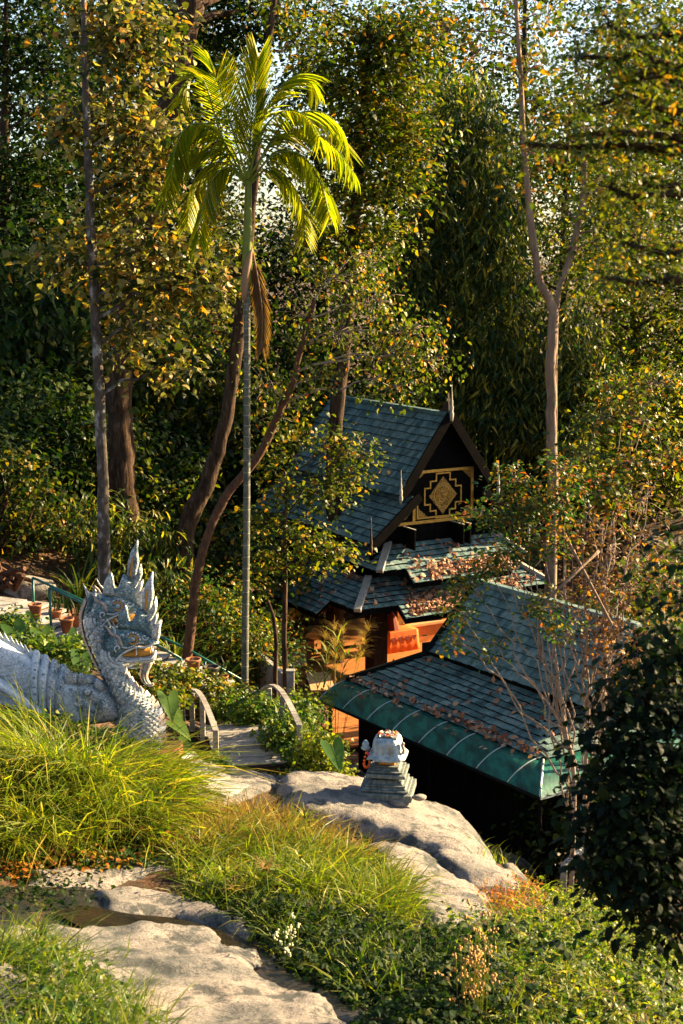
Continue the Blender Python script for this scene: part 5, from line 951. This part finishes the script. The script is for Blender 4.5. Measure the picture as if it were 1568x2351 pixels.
# ------------------------------------------------------------------ areca palm
PY = 34.4
palm = thing('areca_palm', 'tall slim palm with ringed trunk and bright yellow-green fronds', 'palm', P(560, 1600, PY))
tp = [P(x, y, PY) for x, y in ((560, 1610), (563, 1450), (566, 1200), (567, 950), (567, 780), (567, 650))]; tp[0][2] = min(tp[0][2], h1(tp[0][0], tp[0][1])-.1)
ln = spline(tp, 30); mb = MB(); mb.tube(ln, np.linspace(.092, .075, 30), 12); mb.build('trunk', 'palmtrunk', palm, True)
for i in range(46):
    p = ln[0]+(ln[-1]-ln[0])*(i+.5)/46; j = (i+.5)/46*29; p = ln[int(j)]+(ln[min(29, int(j)+1)]-ln[int(j)])*(j-int(j)); mb = MB(); mb.lathe(p, [(.088-.016*i/46, -.012), (.097-.017*i/46, 0), (.088-.016*i/46, .012)], 12); mb.build('trunk_ring', 'palmring', palm)
mb = MB(); mb.tube(spline([P(567, 655, PY), P(567, 600, PY), P(569, 500, PY), P(570, 415, PY)], 12), np.interp(np.linspace(0, 1, 12), [0, .3, 1], [.10, .125, .075]), 12); mb.build('crownshaft', 'shaft', palm, True)
mb = MB(); mb.tube(spline([P(560, 690, PY-.1), P(563, 640, PY-.12), P(572, 590, PY-.1), P(580, 570, PY)], 10), [.05, .07, .085, .09, .09, .08, .07, .05, .04, .02], 8); mb.build('dead_sheath', 'L_dead', palm, True)
LM = MB(); _n = 5
for i, s in enumerate(np.linspace(0, 1, _n)):
    w_ = (.5, 1, .95, .6, .05)[i]*.5; LM.v += [(-w_, s*(1-.10*s), -.35*s**2.2), (0, s*(1-.10*s), -.35*s**2.2-.12*w_), (w_, s*(1-.10*s), -.35*s**2.2)]
LM.f = [(3*i+a, 3*i+a+1, 3*i+a+4, 3*i+a+3) for i in range(_n-1) for a in (0, 1)]
lm = bpy.data.meshes.new('leaflet'); lm.from_pydata(LM.v, [], LM.f); lm.materials.append(M['L_palm']); LMV = np.array(LM.v)
def frond(pts, dz, nl, ll, obj, grav=.5, mat='L_palm', name='frond', spreadv=1., w=.042, fan=.6):
    yo = 45 if mat == 'L_palm' else 0; q = [P(x, y-yo, PY+dz*(i/(len(pts)-1))**1.2) for i, (x, y) in enumerate(pts)]; ln = spline(q, 24); mb = MB(); mb.tube(ln, np.linspace(.03, .006, 24), 5); fr_ = mb.build(name, 'shaft' if mat == 'L_palm' else mat, palm, True); VV = []; FF = []
    for i in range(nl):
        t = .16+.84*(i+.5)/nl; j = t*22.9; k = int(j); p = ln[k]+(ln[k+1]-ln[k])*(j-k); d_ = unit(ln[k+1]-ln[k]); s_ = np.cross(d_, UP)
        if np.linalg.norm(s_) < .35: s_ = np.array([1., 0, .0])
        s_ = unit(s_-d_*(s_@d_)); nn = np.cross(s_, d_); nn = nn if nn[2] > 0 else -nn
        for sg in (-1, 1):
            L = ll*(.55+.45*math.sin(math.pi*(t*.85+.12)))*rng.uniform(.85, 1.1); v = unit(s_*sg*spreadv+d_*(fan+.6*t)+nn*.18-UP*grav*rng.uniform(.7, 1.3)); x = unit(np.cross(v, nn)); n_v = np.cross(x, v)
            if obj:
                o = bpy.data.objects.new('leaflet', lm); COL.objects.link(o); o.parent = fr_; o.matrix_basis = Matrix([[x[c]*w, v[c]*L, n_v[c]*L, p[c]] for c in range(3)]+[[0, 0, 0, 1]])
            else: b_ = len(VV)*15; VV.append(p+LMV[:, :1]*x*w+LMV[:, 1:2]*v*L+LMV[:, 2:]*n_v*L); FF += [tuple(b_+i_ for i_ in f) for f in LM.f]
    if VV: fast('leaflets', np.vstack(VV), FF, mat, fr_, kind='stuff')
frond([(569, 470), (574, 370), (584, 260), (594, 175)], -.1, 30, 1.15, True, -.35, fan=1.0, spreadv=.75)
frond([(572, 450), (640, 360), (710, 345), (770, 385), (812, 440)], -.5, 30, 1.15, True, .55)
frond([(575, 460), (630, 400), (690, 400), (735, 460), (757, 540)], -1.0, 30, 1.1, True, .65)
frond([(566, 460), (510, 360), (470, 235), (440, 220), (412, 290)], -.2, 30, 1.0, True, .45)
frond([(565, 470), (510, 395), (445, 390), (400, 430), (376, 505)], -.7, 30, 1.1, True, .75)
frond([(568, 455), (600, 330), (640, 250), (690, 215), (725, 245)], .5, 34, 1.05, False, .5)
frond([(568, 455), (530, 330), (505, 250), (480, 180)], .2, 32, .95, False, .1, fan=.9)
frond([(572, 455), (650, 330), (720, 300), (775, 330), (800, 400)], .5, 34, 1.1, False, .7)
frond([(566, 470), (520, 420), (470, 430), (440, 480), (430, 560)], .4, 32, 1.0, False, .9)
frond([(572, 470), (620, 430), (665, 460), (695, 520), (700, 590)], .3, 30, .95, False, .9)
frond([(566, 470), (530, 380), (470, 330), (425, 350), (405, 420)], .6, 32, 1.0, False, .8)
frond([(566, 470), (525, 430), (490, 455), (465, 520), (455, 600)], -.9, 30, 1.0, False, 1.2)
frond([(566, 465), (500, 350), (440, 330), (405, 380), (392, 460)], -1.0, 32, 1.05, False, 1.1)
frond([(572, 465), (640, 390), (710, 420), (750, 480), (765, 520)], .8, 32, 1.1, False, 1.1)
frond([(570, 460), (600, 350), (650, 300), (700, 310), (735, 360)], -.9, 32, 1.0, False, .9)
frond([(576, 560), (592, 640), (602, 720), (600, 800)], -.3, 70, .75, False, 1.5, 'L_dead', 'dead_frond', .75, .035)
# ------------------------------------------------------------------ named trees
tree('slim_tree', 'slim lichen-spotted tree with large tan-green leaves behind the naga crest', [(243, 1380, 27), (237, 1150, 25), (226, 850, 22), (208, 520, 19), (197, 220, 15), (190, -60, 10)], 35.6,
 [(290, 120, 36.2, 110, 90, 37), (330, 60, 37.2, 100, 70, 25), (240, 290, 36.4, 90, 70, 27), (330, 300, 35.8, 80, 80, 30), (300, 430, 36.2, 100, 60, 30), (200, 520, 36.7, 80, 50, 15), (350, 560, 35.7, 110, 50, 27), (150, 600, 36.5, 90, 30, 15), (260, 640, 36.2, 90, 40, 17), (430, 640, 35.6, 60, 45, 17), (350, 740, 35.9, 70, 60, 17), (260, 800, 36.4, 60, 40, 10), (390, 860, 36.2, 50, 40, 8), (210, 30, 36.7, 80, 60, 17), (120, 250, 37.2, 70, 50, 10), (500, 655, 36.0, 45, 35, 10)], 24, .205, 'L_broad', 'barklichen', W=.33, nobj=300, spread=.38, droop=.5, extra=('L_orange', .10, 2))
tree('thick_tree', 'thick dark-barked tree behind the slim tree, leaning right at the top', [(283, 1130, 62), (278, 1000, 54), (274, 880, 52), (300, 640, 50), (365, 330, 52), (425, 70, 56), (450, -80, 50)], 44,
 [(480, 40, 46, 90, 80, 40), (350, 120, 47, 110, 100, 40), (560, 20, 46, 90, 70, 40), (420, 200, 46, 80, 80, 24), (650, 40, 46, 60, 60, 20), (240, 200, 47, 100, 100, 30)], 30, .19, 'L_dark', 'bark', spread=.5)
tree('leaning_tree', 'rough-barked tree leaning behind the palm trunk', [(425, 1230, 40), (470, 1120, 34), (510, 1000, 30), (535, 850, 28), (556, 680, 26), (580, 450, 18), (602, 200, 15), (627, 20, 13), (635, -60, 10)], 42.5,
 [(640, 30, 43, 60, 40, 16), (470, 480, 43, 60, 60, 18), (500, 600, 43, 70, 50, 16), (520, 560, 42, 40, 60, 12), (700, 100, 44, 70, 50, 20), (500, 760, 43, 60, 60, 16)], 26, .15, 'L_mid', 'bark', spread=.45)
tree('crooked_tree', 'slender reddish crooked tree curving from the stairs towards the temple roof', [(424, 1570, 22), (440, 1420, 21), (462, 1280, 20), (512, 1150, 19), (592, 1050, 18), (640, 950, 16), (672, 880, 14), (690, 800, 13), (722, 690, 9)], 36,
 [(760, 640, 36.5, 80, 50, 26), (860, 690, 36.5, 80, 55, 28), (940, 760, 36.3, 70, 50, 26), (880, 820, 36, 80, 45, 26), (780, 760, 36, 80, 60, 24), (980, 830, 36, 60, 50, 20), (690, 720, 36, 60, 60, 14), (900, 890, 35.8, 60, 35, 16), (640, 940, 36, 60, 60, 16), (600, 880, 36.3, 50, 50, 12), (720, 870, 35.8, 60, 50, 14), (830, 580, 37, 60, 40, 14)], 14, .12, 'L_mid', 'redbark', spread=.33, droop=.9, W=.3, nobj=300, tw_mat='twig', extra=('L_orange', .3, 2), twigr=.014)
tree('sapling', 'leafy sapling with a thin straight trunk in front of the temple eaves', [(655, 1560, 13), (652, 1450, 12), (655, 1330, 10), (654, 1240, 8), (660, 1100, 6)], 37.2,
 [(660, 1120, 37.2, 55, 40, 18), (740, 1130, 37.5, 60, 40, 20), (610, 1050, 37.3, 55, 45, 16), (800, 1090, 37.8, 50, 30, 16), (700, 1000, 37.8, 60, 40, 18), (780, 1020, 38, 60, 30, 16), (830, 1050, 38, 35, 20, 10), (620, 1190, 37.2, 55, 30, 14), (700, 1230, 37, 60, 35, 20), (760, 1270, 37, 50, 30, 16), (620, 1280, 37, 50, 30, 12), (690, 1290, 36.8, 45, 20, 10), (580, 1330, 37, 35, 30, 8)], 18, .13, 'L_mid', 'bark', spread=.29, droop=.4, nobj=300, W=.33)
tree('dead_snag', 'bare twisted stem left of the sapling', [(632, 1560, 11), (634, 1480, 10), (628, 1420, 9), (615, 1380, 7)], 37.4, [(605, 1350, 37.4, 18, 18, 4)], 4, .12, 'L_brown', 'bark', spread=.1)
tree('evergreen_tree', 'dense yellow-green tree filling the top centre right of the palm', [(770, 1000, 34), (790, 800, 30), (810, 550, 26), (830, 300, 22), (850, 60, 16)], 47,
 [(840, 90, 47, 90, 80, 46), (920, 120, 47, 80, 90, 44), (770, 200, 47, 70, 70, 30), (880, 230, 46.5, 90, 70, 44), (930, 320, 46.5, 70, 70, 40), (820, 340, 46.7, 80, 70, 40), (900, 430, 46.5, 80, 60, 38), (790, 470, 47, 70, 60, 28), (860, 540, 46.7, 70, 45, 28), (720, 560, 47.5, 70, 60, 26), (960, 60, 47.5, 70, 60, 28), (740, 30, 48, 70, 50, 18), (810, 620, 47, 70, 40, 20)], 30, .19, 'L_mid', 'bark', spread=.48, nobj=300, droop=.3)
tree('pale_tree', 'pale-barked tree forking high at the right of the temple', [(1268, 1160, 24), (1266, 980, 23), (1264, 850, 22), (1270, 740, 22), (1262, 690, 18), (1238, 640, 17), (1218, 500, 15), (1203, 330, 13), (1195, 180, 11), (1188, 60, 9), (1180, -60, 8)], 42,
 [(1090, 120, 42, 60, 40, 12), (1030, 70, 42, 60, 50, 14), (1230, 330, 42, 40, 60, 12), (1230, 150, 42, 50, 50, 10), (1120, 20, 42.5, 60, 40, 10), (1260, 30, 42, 40, 50, 8), (1215, 440, 42, 30, 40, 6)], 9, .2, 'L_mid', 'palebark', spread=.35, extra=('L_orange', .5, 5), twigr=.02)
tree('forked_tree', 'right fork of pale stems with fresh green foliage beside the pale tree', [(1273, 1150, 8, 42.3), (1277, 720, 12, 42.3), (1310, 590, 15), (1330, 500, 14), (1342, 420, 13), (1338, 280, 10)], 42.6,
 [(1400, 430, 43, 80, 70, 30), (1320, 330, 43, 70, 80, 22), (1450, 520, 43, 80, 60, 28), (1350, 560, 43, 70, 50, 20), (1480, 400, 43.5, 70, 80, 26), (1380, 640, 42.6, 80, 40, 24), (1290, 480, 43, 40, 60, 10), (1420, 280, 44, 80, 70, 24)], 26, .14, 'L_mid', 'palebark', spread=.45)
# bamboo clump: arching culms with hanging slender leaves
def bamboo(label, bx, by, Y, culms, blobs, k, size=.42):
    e = thing('bamboo_clump', label, 'bamboo', G(bx, by) if False else (P(bx, by, Y)[0], Y, h1(P(bx, by, Y)[0], Y)))
    for (x0, x1, y1, dz) in culms:
        a = P(x0, by, Y); a[2] = h1(a[0], Y)-.1; t_ = P(x1, y1, Y+dz); mdl = a*.35+t_*.65; mdl[0] = a[0]*.75+t_[0]*.25; mdl[2] = a[2]*.25+t_[2]*.75+.6; mb = MB(); mb.tube(spline([a, mdl, t_], 14), np.linspace(.06, .012, 14), 6); mb.build('culm', 'shaft', e, True)
    C, own = blob_centres(blobs); o = foliage(e, C, k, .4, size, .085, 'L_bamboo', 1.3, 'crown', tilt=.9); return e
bamboo('huge dark bamboo clump with drooping leaves right behind the temple', 1090, 1050, 57, [(1000, 960, 200, 0), (1030, 1010, 180, 1), (1060, 1080, 200, -1), (1090, 1120, 250, 0), (1110, 1180, 400, -1.5), (1130, 1210, 520, -2), (1080, 980, 380, -2), (1150, 1200, 700, -1)],
 [(1050, 260, 57, 90, 90, 70), (1110, 360, 57, 80, 90, 60), (990, 380, 57, 80, 90, 60), (1060, 480, 57, 110, 80, 70), (1150, 520, 56.5, 70, 90, 60), (970, 560, 57.5, 90, 90, 60), (1080, 620, 57, 100, 80, 70), (1160, 700, 56, 60, 90, 60), (1000, 720, 57, 100, 90, 70), (1110, 800, 56, 80, 80, 80), (1190, 860, 55.5, 60, 90, 70), (1130, 920, 55.5, 70, 70, 70), (1210, 980, 55, 60, 70, 50), (930, 680, 57.5, 70, 90, 40), (1040, 860, 57, 80, 70, 50)], 26)
bamboo('sunlit bamboo foliage right of the pale trunk', 1330, 1080, 55, [(1310, 1290, 700, 0), (1340, 1370, 720, -1), (1360, 1420, 800, -1)], [(1310, 780, 55, 50, 90, 46), (1320, 920, 54.5, 50, 80, 46), (1360, 860, 55, 50, 70, 36), (1300, 1020, 54, 40, 60, 30), (1250, 900, 55.5, 40, 90, 30)], 22)
# banana
bn = thing('banana_plant', 'banana plant with blue-green torn leaves left of the slim trunk', 'banana', (P(160, 1000, 50)[0], 50, h1(P(160, 1000, 50)[0], 50)))
b0 = np.array([P(160, 1000, 50)[0], 50, h1(P(160, 1000, 50)[0], 50)-.1]); b1 = P(165, 790, 50); mb = MB(); mb.tube([b0, (b0+b1)/2, b1], [.16, .13, .08], 8); mb.build('stem', 'shaft', bn, True)
for (x, y, dz) in ((110, 655, -.3), (250, 700, -.3), (235, 740, -.6), (70, 720, .2), (190, 620, .4)):
    tpp = P(x, y, 50+dz); ln = spline([b1, (b1+tpp)/2+UP*.35, tpp], 12); V, Fc = [], []
    for i, p in enumerate(ln):
        w_ = .32*math.sin(math.pi*min(1, (i+.6)/12.2)); sdv = np.array([.15, .85, .35]); V += [p-sdv*w_-UP*.5*w_, p, p+sdv*w_-UP*.5*w_]
    for i in range(11): Fc += [(3*i, 3*i+1, 3*i+4, 3*i+3), (3*i+1, 3*i+2, 3*i+5, 3*i+4)]
    mb = MB(); mb.add(V, Fc); mb.build('leaf_blade', 'L_taro', bn, True)
# ------------------------------------------------------------------ shrubs in front of the pavilion (orange tips, bare stems)
tree('orange_shrub', 'many-stemmed shrub with green leaves and orange tips over the pavilion roof', [(1318, 1800, 11), (1300, 1690, 9), (1287, 1600, 7), (1275, 1500, 5), (1262, 1420, 4)], 26.6,
 [(1180, 1100, 27.5, 45, 35, 24), (1220, 1160, 27.4, 60, 40, 34), (1170, 1200, 27.4, 55, 40, 28), (1290, 1140, 27.4, 55, 45, 30), (1250, 1240, 27.2, 60, 40, 24), (1170, 1270, 27.2, 45, 35, 18), (1100, 1170, 27.6, 35, 20, 10), (1240, 1390, 26.7, 45, 30, 16), (1300, 1440, 26.5, 40, 25, 12), (1080, 1340, 27, 45, 30, 20), (1060, 1400, 27, 35, 35, 14), (1120, 1300, 27.2, 35, 25, 12), (1050, 1470, 26.8, 30, 30, 8), (1130, 1480, 26.5, 45, 35, 8), (1290, 1060+20, 27.6, 45, 30, 14)], 13, .105, 'L_shrub', 'twig', cat='shrub', spread=.16, W=.27, nobj=300, extra=('L_orange', .25, 7), twigr=.009, droop=.2, multi=True)
tree('bare_shrub', 'bare pale-stemmed brush with dry brown leaves at the right of the pavilion', [(1345, 1760, 9), (1352, 1600, 7), (1345, 1500, 5), (1352, 1400, 4)], 27.2,
 [(1340, 1200, 28, 60, 50, 22), (1400, 1250, 28, 55, 60, 24), (1440, 1350, 27.8, 60, 60, 26), (1370, 1340, 27.6, 60, 50, 22), (1420, 1440, 27.4, 60, 60, 24), (1490, 1240, 28, 60, 60, 20), (1500, 1450, 27.4, 50, 60, 20), (1330, 1300, 27.8, 30, 40, 10), (1400, 1540, 27, 60, 50, 18), (1330, 1380, 27.2, 50, 50, 20), (1470, 1150, 28.5, 60, 50, 18), (1300, 1250, 27.6, 50, 50, 18), (1530, 1350, 27.8, 50, 60, 20), (1380, 1450, 27.2, 60, 40, 20), (1460, 1530, 26.8, 50, 50, 16)], 6, .10, 'L_brown', 'twig', cat='shrub', spread=.17, extra=('L_orange', .2, 6), twigr=.011, multi=True)
tree('autumn_shrub', 'orange-leaved bush right of the pale trunk foot', [(1390, 1500, 9), (1385, 1350, 7), (1380, 1250, 5), (1390, 1150, 4)], 30,
 [(1370, 1110, 30, 45, 30, 20), (1400, 1150, 30, 50, 30, 20), (1340, 1050, 31, 50, 50, 24), (1440, 1060, 31, 60, 50, 24), (1460, 960, 32, 60, 50, 26), (1380, 960, 32, 50, 50, 22), (1520, 1040, 31, 60, 60, 22), (1500, 880, 33, 70, 50, 24), (1420, 890, 33, 50, 40, 18)], 12, .13, 'L_mid', 'twig', cat='shrub', spread=.22, extra=('L_orange', .28, 6), twigr=.01, multi=True)
# cut poles leaning in the brush
for k, (a, b) in enumerate((((1290, 1215, 27.4), (1350, 1330, 27)), ((1375, 1265, 27.2), (1305, 1330, 26.9)))):
    mb = MB(); A_, B_ = P(*a), P(*b); mb.tube([A_, B_, B_+(B_-A_)*.9], [.035, .03, .03], 6); tag(mb.build('cut_pole', 'palebark', smooth=True), ('pale cut pole leaning left in the bare brush', 'pale cut pole leaning right in the bare brush')[k], 'pole')
# ------------------------------------------------------------------ near foliage on the right
def proj(p):
    v = np.asarray(p, float)-np.array([0, 0, CZ]); dep = v[1]*cp-v[2]*sp; return 784+F*v[0]/dep, 1175.5-F*(v[1]*sp+v[2]*cp)/dep
SHB = [(*proj(p), p[1], r/mpp(p[1]), r*.8/mpp(p[1]), 60) for p, r in (((5.0, 12.2, 9.2), 1.0), ((6.0, 12.8, 10.2), 1.2), ((5.2, 11.5, 10.6), 1.0), ((6.3, 13.6, 9.0), 1.0))]  # unseen out-of-frame crown clumps, added to cast shade on the near-right leaves
tree('shade_tree', 'dark leafy branch hanging close at the lower right edge, with unseen crown added for shade', [(1720, 2300, 60), (1700, 2000, 55), (1690, 1700, 45), (1680, 1400, 35)], 11,
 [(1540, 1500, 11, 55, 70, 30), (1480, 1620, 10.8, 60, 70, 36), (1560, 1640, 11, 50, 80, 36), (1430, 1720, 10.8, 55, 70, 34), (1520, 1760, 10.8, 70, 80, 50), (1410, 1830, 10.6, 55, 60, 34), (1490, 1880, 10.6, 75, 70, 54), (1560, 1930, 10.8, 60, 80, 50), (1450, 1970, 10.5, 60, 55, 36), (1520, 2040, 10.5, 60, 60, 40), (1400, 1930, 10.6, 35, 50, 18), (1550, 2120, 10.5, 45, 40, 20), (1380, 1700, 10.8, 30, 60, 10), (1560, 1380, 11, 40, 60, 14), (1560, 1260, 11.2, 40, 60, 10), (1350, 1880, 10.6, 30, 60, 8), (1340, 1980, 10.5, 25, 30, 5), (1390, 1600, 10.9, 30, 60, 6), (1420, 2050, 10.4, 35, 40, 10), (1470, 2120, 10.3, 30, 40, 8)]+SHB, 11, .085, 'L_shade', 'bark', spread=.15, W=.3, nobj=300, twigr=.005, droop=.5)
tree('feathery_tree', 'out-of-focus feathery green branches hanging across the top right', [(1900, 1500, 90), (1880, 900, 80), (1800, 500, 70), (1700, 200, 50)], 9.5,
 [(1520, 60, 9.5, 90, 60, 46), (1400, 60, 9.4, 80, 50, 34), (1330, 130, 9.4, 70, 40, 24), (1480, 180, 9.3, 110, 50, 50), (1380, 240, 9.3, 80, 40, 26), (1540, 280, 9.3, 70, 60, 36), (1440, 330, 9.2, 90, 35, 30), (1320, 310, 9.2, 60, 30, 12), (1210, 330, 9.2, 60, 25, 12), (1500, 430, 9.2, 90, 50, 36), (1400, 430, 9.1, 70, 30, 16), (1540, 560, 9.1, 60, 50, 24), (1440, 560, 9.1, 70, 30, 14), (1400, 640, 9, 80, 20, 14), (1500, 650, 9, 80, 30, 18), (1550, 150, 9.5, 50, 90, 30)], 13, .05, 'L_mid', 'bark', spread=.17, W=.2, twigr=.004, droop=.3)
# ------------------------------------------------------------------ background forest
def far_tree(label, px, Y, top, wid, mat, k=26, size=.23, dens=1., bark='bark', grp='trees of the forest behind', sp=.6, low=None):
    b = P(px, 1000, Y); g = h1(b[0], Y); vv = np.array([b[0], Y, g])-np.array([0, 0, CZ]); dep = vv[1]*cp-vv[2]*sp_g; ypx = 1175.5-F*(vv[1]*sp_g+vv[2]*cp)/dep
    low = low or ypx-60; bl = []; hgt = low-top; n = max(4, int(hgt/95))
    for i in range(n):
        yy = top+hgt*(i+.3)/n; w_ = wid*(.55+.45*math.sin(math.pi*(i+.8)/(n+.6)))
        for s_ in (-1, 0, 1): bl.append((px+s_*w_*.62+rng.uniform(-20, 20), yy+rng.uniform(-35, 35), Y+rng.uniform(-1.5, 1.5), w_*.48, 62, 15*dens))
    return tree('forest_tree', label, [(px, ypx, 26), (px+rng.uniform(-15, 15), (ypx+top)/2, 20), (px+rng.uniform(-30, 30), top+40, 8)], Y, bl, k, size, mat, bark, group=grp, spread=sp, twigr=.02)
sp_g = sp
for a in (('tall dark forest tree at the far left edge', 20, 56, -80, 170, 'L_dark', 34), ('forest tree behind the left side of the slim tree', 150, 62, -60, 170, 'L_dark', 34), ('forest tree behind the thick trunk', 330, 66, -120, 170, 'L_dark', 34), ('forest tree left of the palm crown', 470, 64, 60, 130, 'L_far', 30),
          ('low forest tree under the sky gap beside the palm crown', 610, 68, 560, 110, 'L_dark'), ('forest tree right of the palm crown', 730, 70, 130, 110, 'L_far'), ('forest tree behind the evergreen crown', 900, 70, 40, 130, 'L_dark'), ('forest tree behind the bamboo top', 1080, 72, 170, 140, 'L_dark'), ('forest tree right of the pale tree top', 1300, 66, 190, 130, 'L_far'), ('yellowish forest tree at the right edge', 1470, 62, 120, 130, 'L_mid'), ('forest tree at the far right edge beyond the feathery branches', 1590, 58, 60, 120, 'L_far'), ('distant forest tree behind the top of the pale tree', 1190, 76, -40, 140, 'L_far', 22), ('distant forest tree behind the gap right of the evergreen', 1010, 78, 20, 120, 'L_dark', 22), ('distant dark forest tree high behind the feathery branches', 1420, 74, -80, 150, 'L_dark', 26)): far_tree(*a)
# understorey bushes: one of each kind, copied
def bush_proto(mat, size, n, k, W=.3, droop=.3):
    e = thing('bush', '', 'bush'); C = unit(rng.normal(0, 1, (n, 3)))*rng.uniform(.3, 1, (n, 1))**.5*np.array([1.3, 1.2, 1.1])+np.array([0, 0, 1.1]); C[:, 2] = np.abs(C[:, 2]); mb = MB()
    for c in C[::2]: limb(mb, np.array([rng.normal(0, .12), rng.normal(0, .12), -.15]), c, .03, .006, 5, 4)
    mb.build('stems', 'bark', e, True); foliage(e, C, k, .26, size, W, mat, droop); return e
def dup(root, loc, rz, sc, label, grp):
    r = root.copy(); COL.objects.link(r); r.location = loc; r.rotation_euler = (0, 0, rz); r.scale = (sc[0], sc[0], sc[1]); r['label'] = label; r['group'] = grp
    for ch in root.children: c = ch.copy(); COL.objects.link(c); c.parent = r
    return r
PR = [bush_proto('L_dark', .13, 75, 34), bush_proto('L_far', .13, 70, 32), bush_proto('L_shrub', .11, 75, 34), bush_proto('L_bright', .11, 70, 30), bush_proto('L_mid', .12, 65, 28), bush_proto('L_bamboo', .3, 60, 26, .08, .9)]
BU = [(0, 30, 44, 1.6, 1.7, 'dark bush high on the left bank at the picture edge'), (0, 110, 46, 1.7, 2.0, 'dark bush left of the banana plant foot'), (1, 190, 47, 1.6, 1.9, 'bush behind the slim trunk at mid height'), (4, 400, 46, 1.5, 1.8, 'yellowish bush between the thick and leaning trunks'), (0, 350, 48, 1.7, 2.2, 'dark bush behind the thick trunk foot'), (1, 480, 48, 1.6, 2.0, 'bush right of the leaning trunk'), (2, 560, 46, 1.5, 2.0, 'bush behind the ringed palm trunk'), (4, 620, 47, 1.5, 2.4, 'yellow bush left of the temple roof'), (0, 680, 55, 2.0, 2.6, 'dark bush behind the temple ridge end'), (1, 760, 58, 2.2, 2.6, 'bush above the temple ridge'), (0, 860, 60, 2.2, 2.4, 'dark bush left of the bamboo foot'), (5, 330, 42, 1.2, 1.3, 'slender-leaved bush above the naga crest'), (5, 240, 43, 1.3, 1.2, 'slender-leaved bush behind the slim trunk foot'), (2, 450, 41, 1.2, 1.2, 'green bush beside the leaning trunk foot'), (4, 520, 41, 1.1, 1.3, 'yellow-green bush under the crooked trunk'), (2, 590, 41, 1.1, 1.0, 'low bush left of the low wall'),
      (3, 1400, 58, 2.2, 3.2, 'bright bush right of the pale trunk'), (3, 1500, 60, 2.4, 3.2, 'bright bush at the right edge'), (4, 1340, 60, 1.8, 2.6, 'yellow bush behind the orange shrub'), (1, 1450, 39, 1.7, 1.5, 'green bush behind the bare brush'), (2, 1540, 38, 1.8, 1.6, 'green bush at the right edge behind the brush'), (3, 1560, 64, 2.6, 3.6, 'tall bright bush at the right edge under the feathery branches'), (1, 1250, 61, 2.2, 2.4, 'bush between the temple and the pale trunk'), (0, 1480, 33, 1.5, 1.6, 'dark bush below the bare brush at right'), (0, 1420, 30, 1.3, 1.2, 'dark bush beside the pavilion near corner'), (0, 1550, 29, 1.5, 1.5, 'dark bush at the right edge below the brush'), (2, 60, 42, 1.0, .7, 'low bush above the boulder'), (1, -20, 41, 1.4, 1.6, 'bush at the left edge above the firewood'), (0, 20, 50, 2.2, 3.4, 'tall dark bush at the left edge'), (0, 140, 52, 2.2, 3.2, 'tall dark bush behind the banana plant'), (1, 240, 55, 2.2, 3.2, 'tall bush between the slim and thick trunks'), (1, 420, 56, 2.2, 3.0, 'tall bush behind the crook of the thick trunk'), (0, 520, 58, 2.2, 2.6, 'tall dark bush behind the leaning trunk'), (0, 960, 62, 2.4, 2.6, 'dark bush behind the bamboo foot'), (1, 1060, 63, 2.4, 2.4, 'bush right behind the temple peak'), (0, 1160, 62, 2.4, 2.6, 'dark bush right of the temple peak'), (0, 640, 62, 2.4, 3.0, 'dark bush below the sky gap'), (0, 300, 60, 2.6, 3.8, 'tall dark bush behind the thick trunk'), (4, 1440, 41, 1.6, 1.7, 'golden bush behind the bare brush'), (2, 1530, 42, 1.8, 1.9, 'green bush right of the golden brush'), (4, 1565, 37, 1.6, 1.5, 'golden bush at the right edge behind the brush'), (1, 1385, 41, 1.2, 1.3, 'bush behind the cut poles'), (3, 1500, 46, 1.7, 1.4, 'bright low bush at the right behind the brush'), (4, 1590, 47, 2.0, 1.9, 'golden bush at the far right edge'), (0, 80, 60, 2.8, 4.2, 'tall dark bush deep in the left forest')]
usedp = set()
for i, (k, px, Y, sx, sz, lb) in enumerate(BU):
    x = P(px, 1000, Y)[0]; loc = (x, Y, h1(x, Y)); root = PR[k]
    if k not in usedp:
        usedp.add(k); root.location = loc; root.rotation_euler = (0, 0, i*1.3); root.scale = (sx, sx, sz); root['label'] = lb; root['group'] = 'understorey bushes'
        for ch in root.children: ch.matrix_parent_inverse = Matrix.Identity(4)
    else: dup(root, loc, i*1.3, (sx, sz), lb, 'understorey bushes')
for r_ in PR:
    for o in COL.objects:
        if o.parent is r_: o.matrix_parent_inverse = Matrix.Identity(4)
# bank leaf litter
litter('fallen_leaves', 'orange and brown dead leaves covering the left bank', [((p:=G(60, 1230))-np.array([3, 1, 0])+UP*.0, np.array([7., 0, h1(p[0]+4, p[1]-1)-h1(p[0]-3, p[1]-1)]), np.array([0, 5., h1(p[0], p[1]+4)-h1(p[0], p[1]-1)]), 0, 2600, .16, .05)])
litter('fallen_leaves', 'pale dead leaves on the ground between the shrine and the pavilion', [(np.array([1.2, 25.6, h1(1.2, 25.6)]), np.array([1.6, .6, h1(2.8, 26.2)-h1(1.2, 25.6)]), np.array([-.5, 2.4, h1(.7, 28)-h1(1.2, 25.6)]), 0, 500, .13, .05)])
print('objects', len(bpy.data.objects), 'tris', sum(sum(len(p.vertices)-2 for p in m.polygons) if len(m.polygons) < 2000 else len(m.polygons)*1.2 for m in bpy.data.meshes))
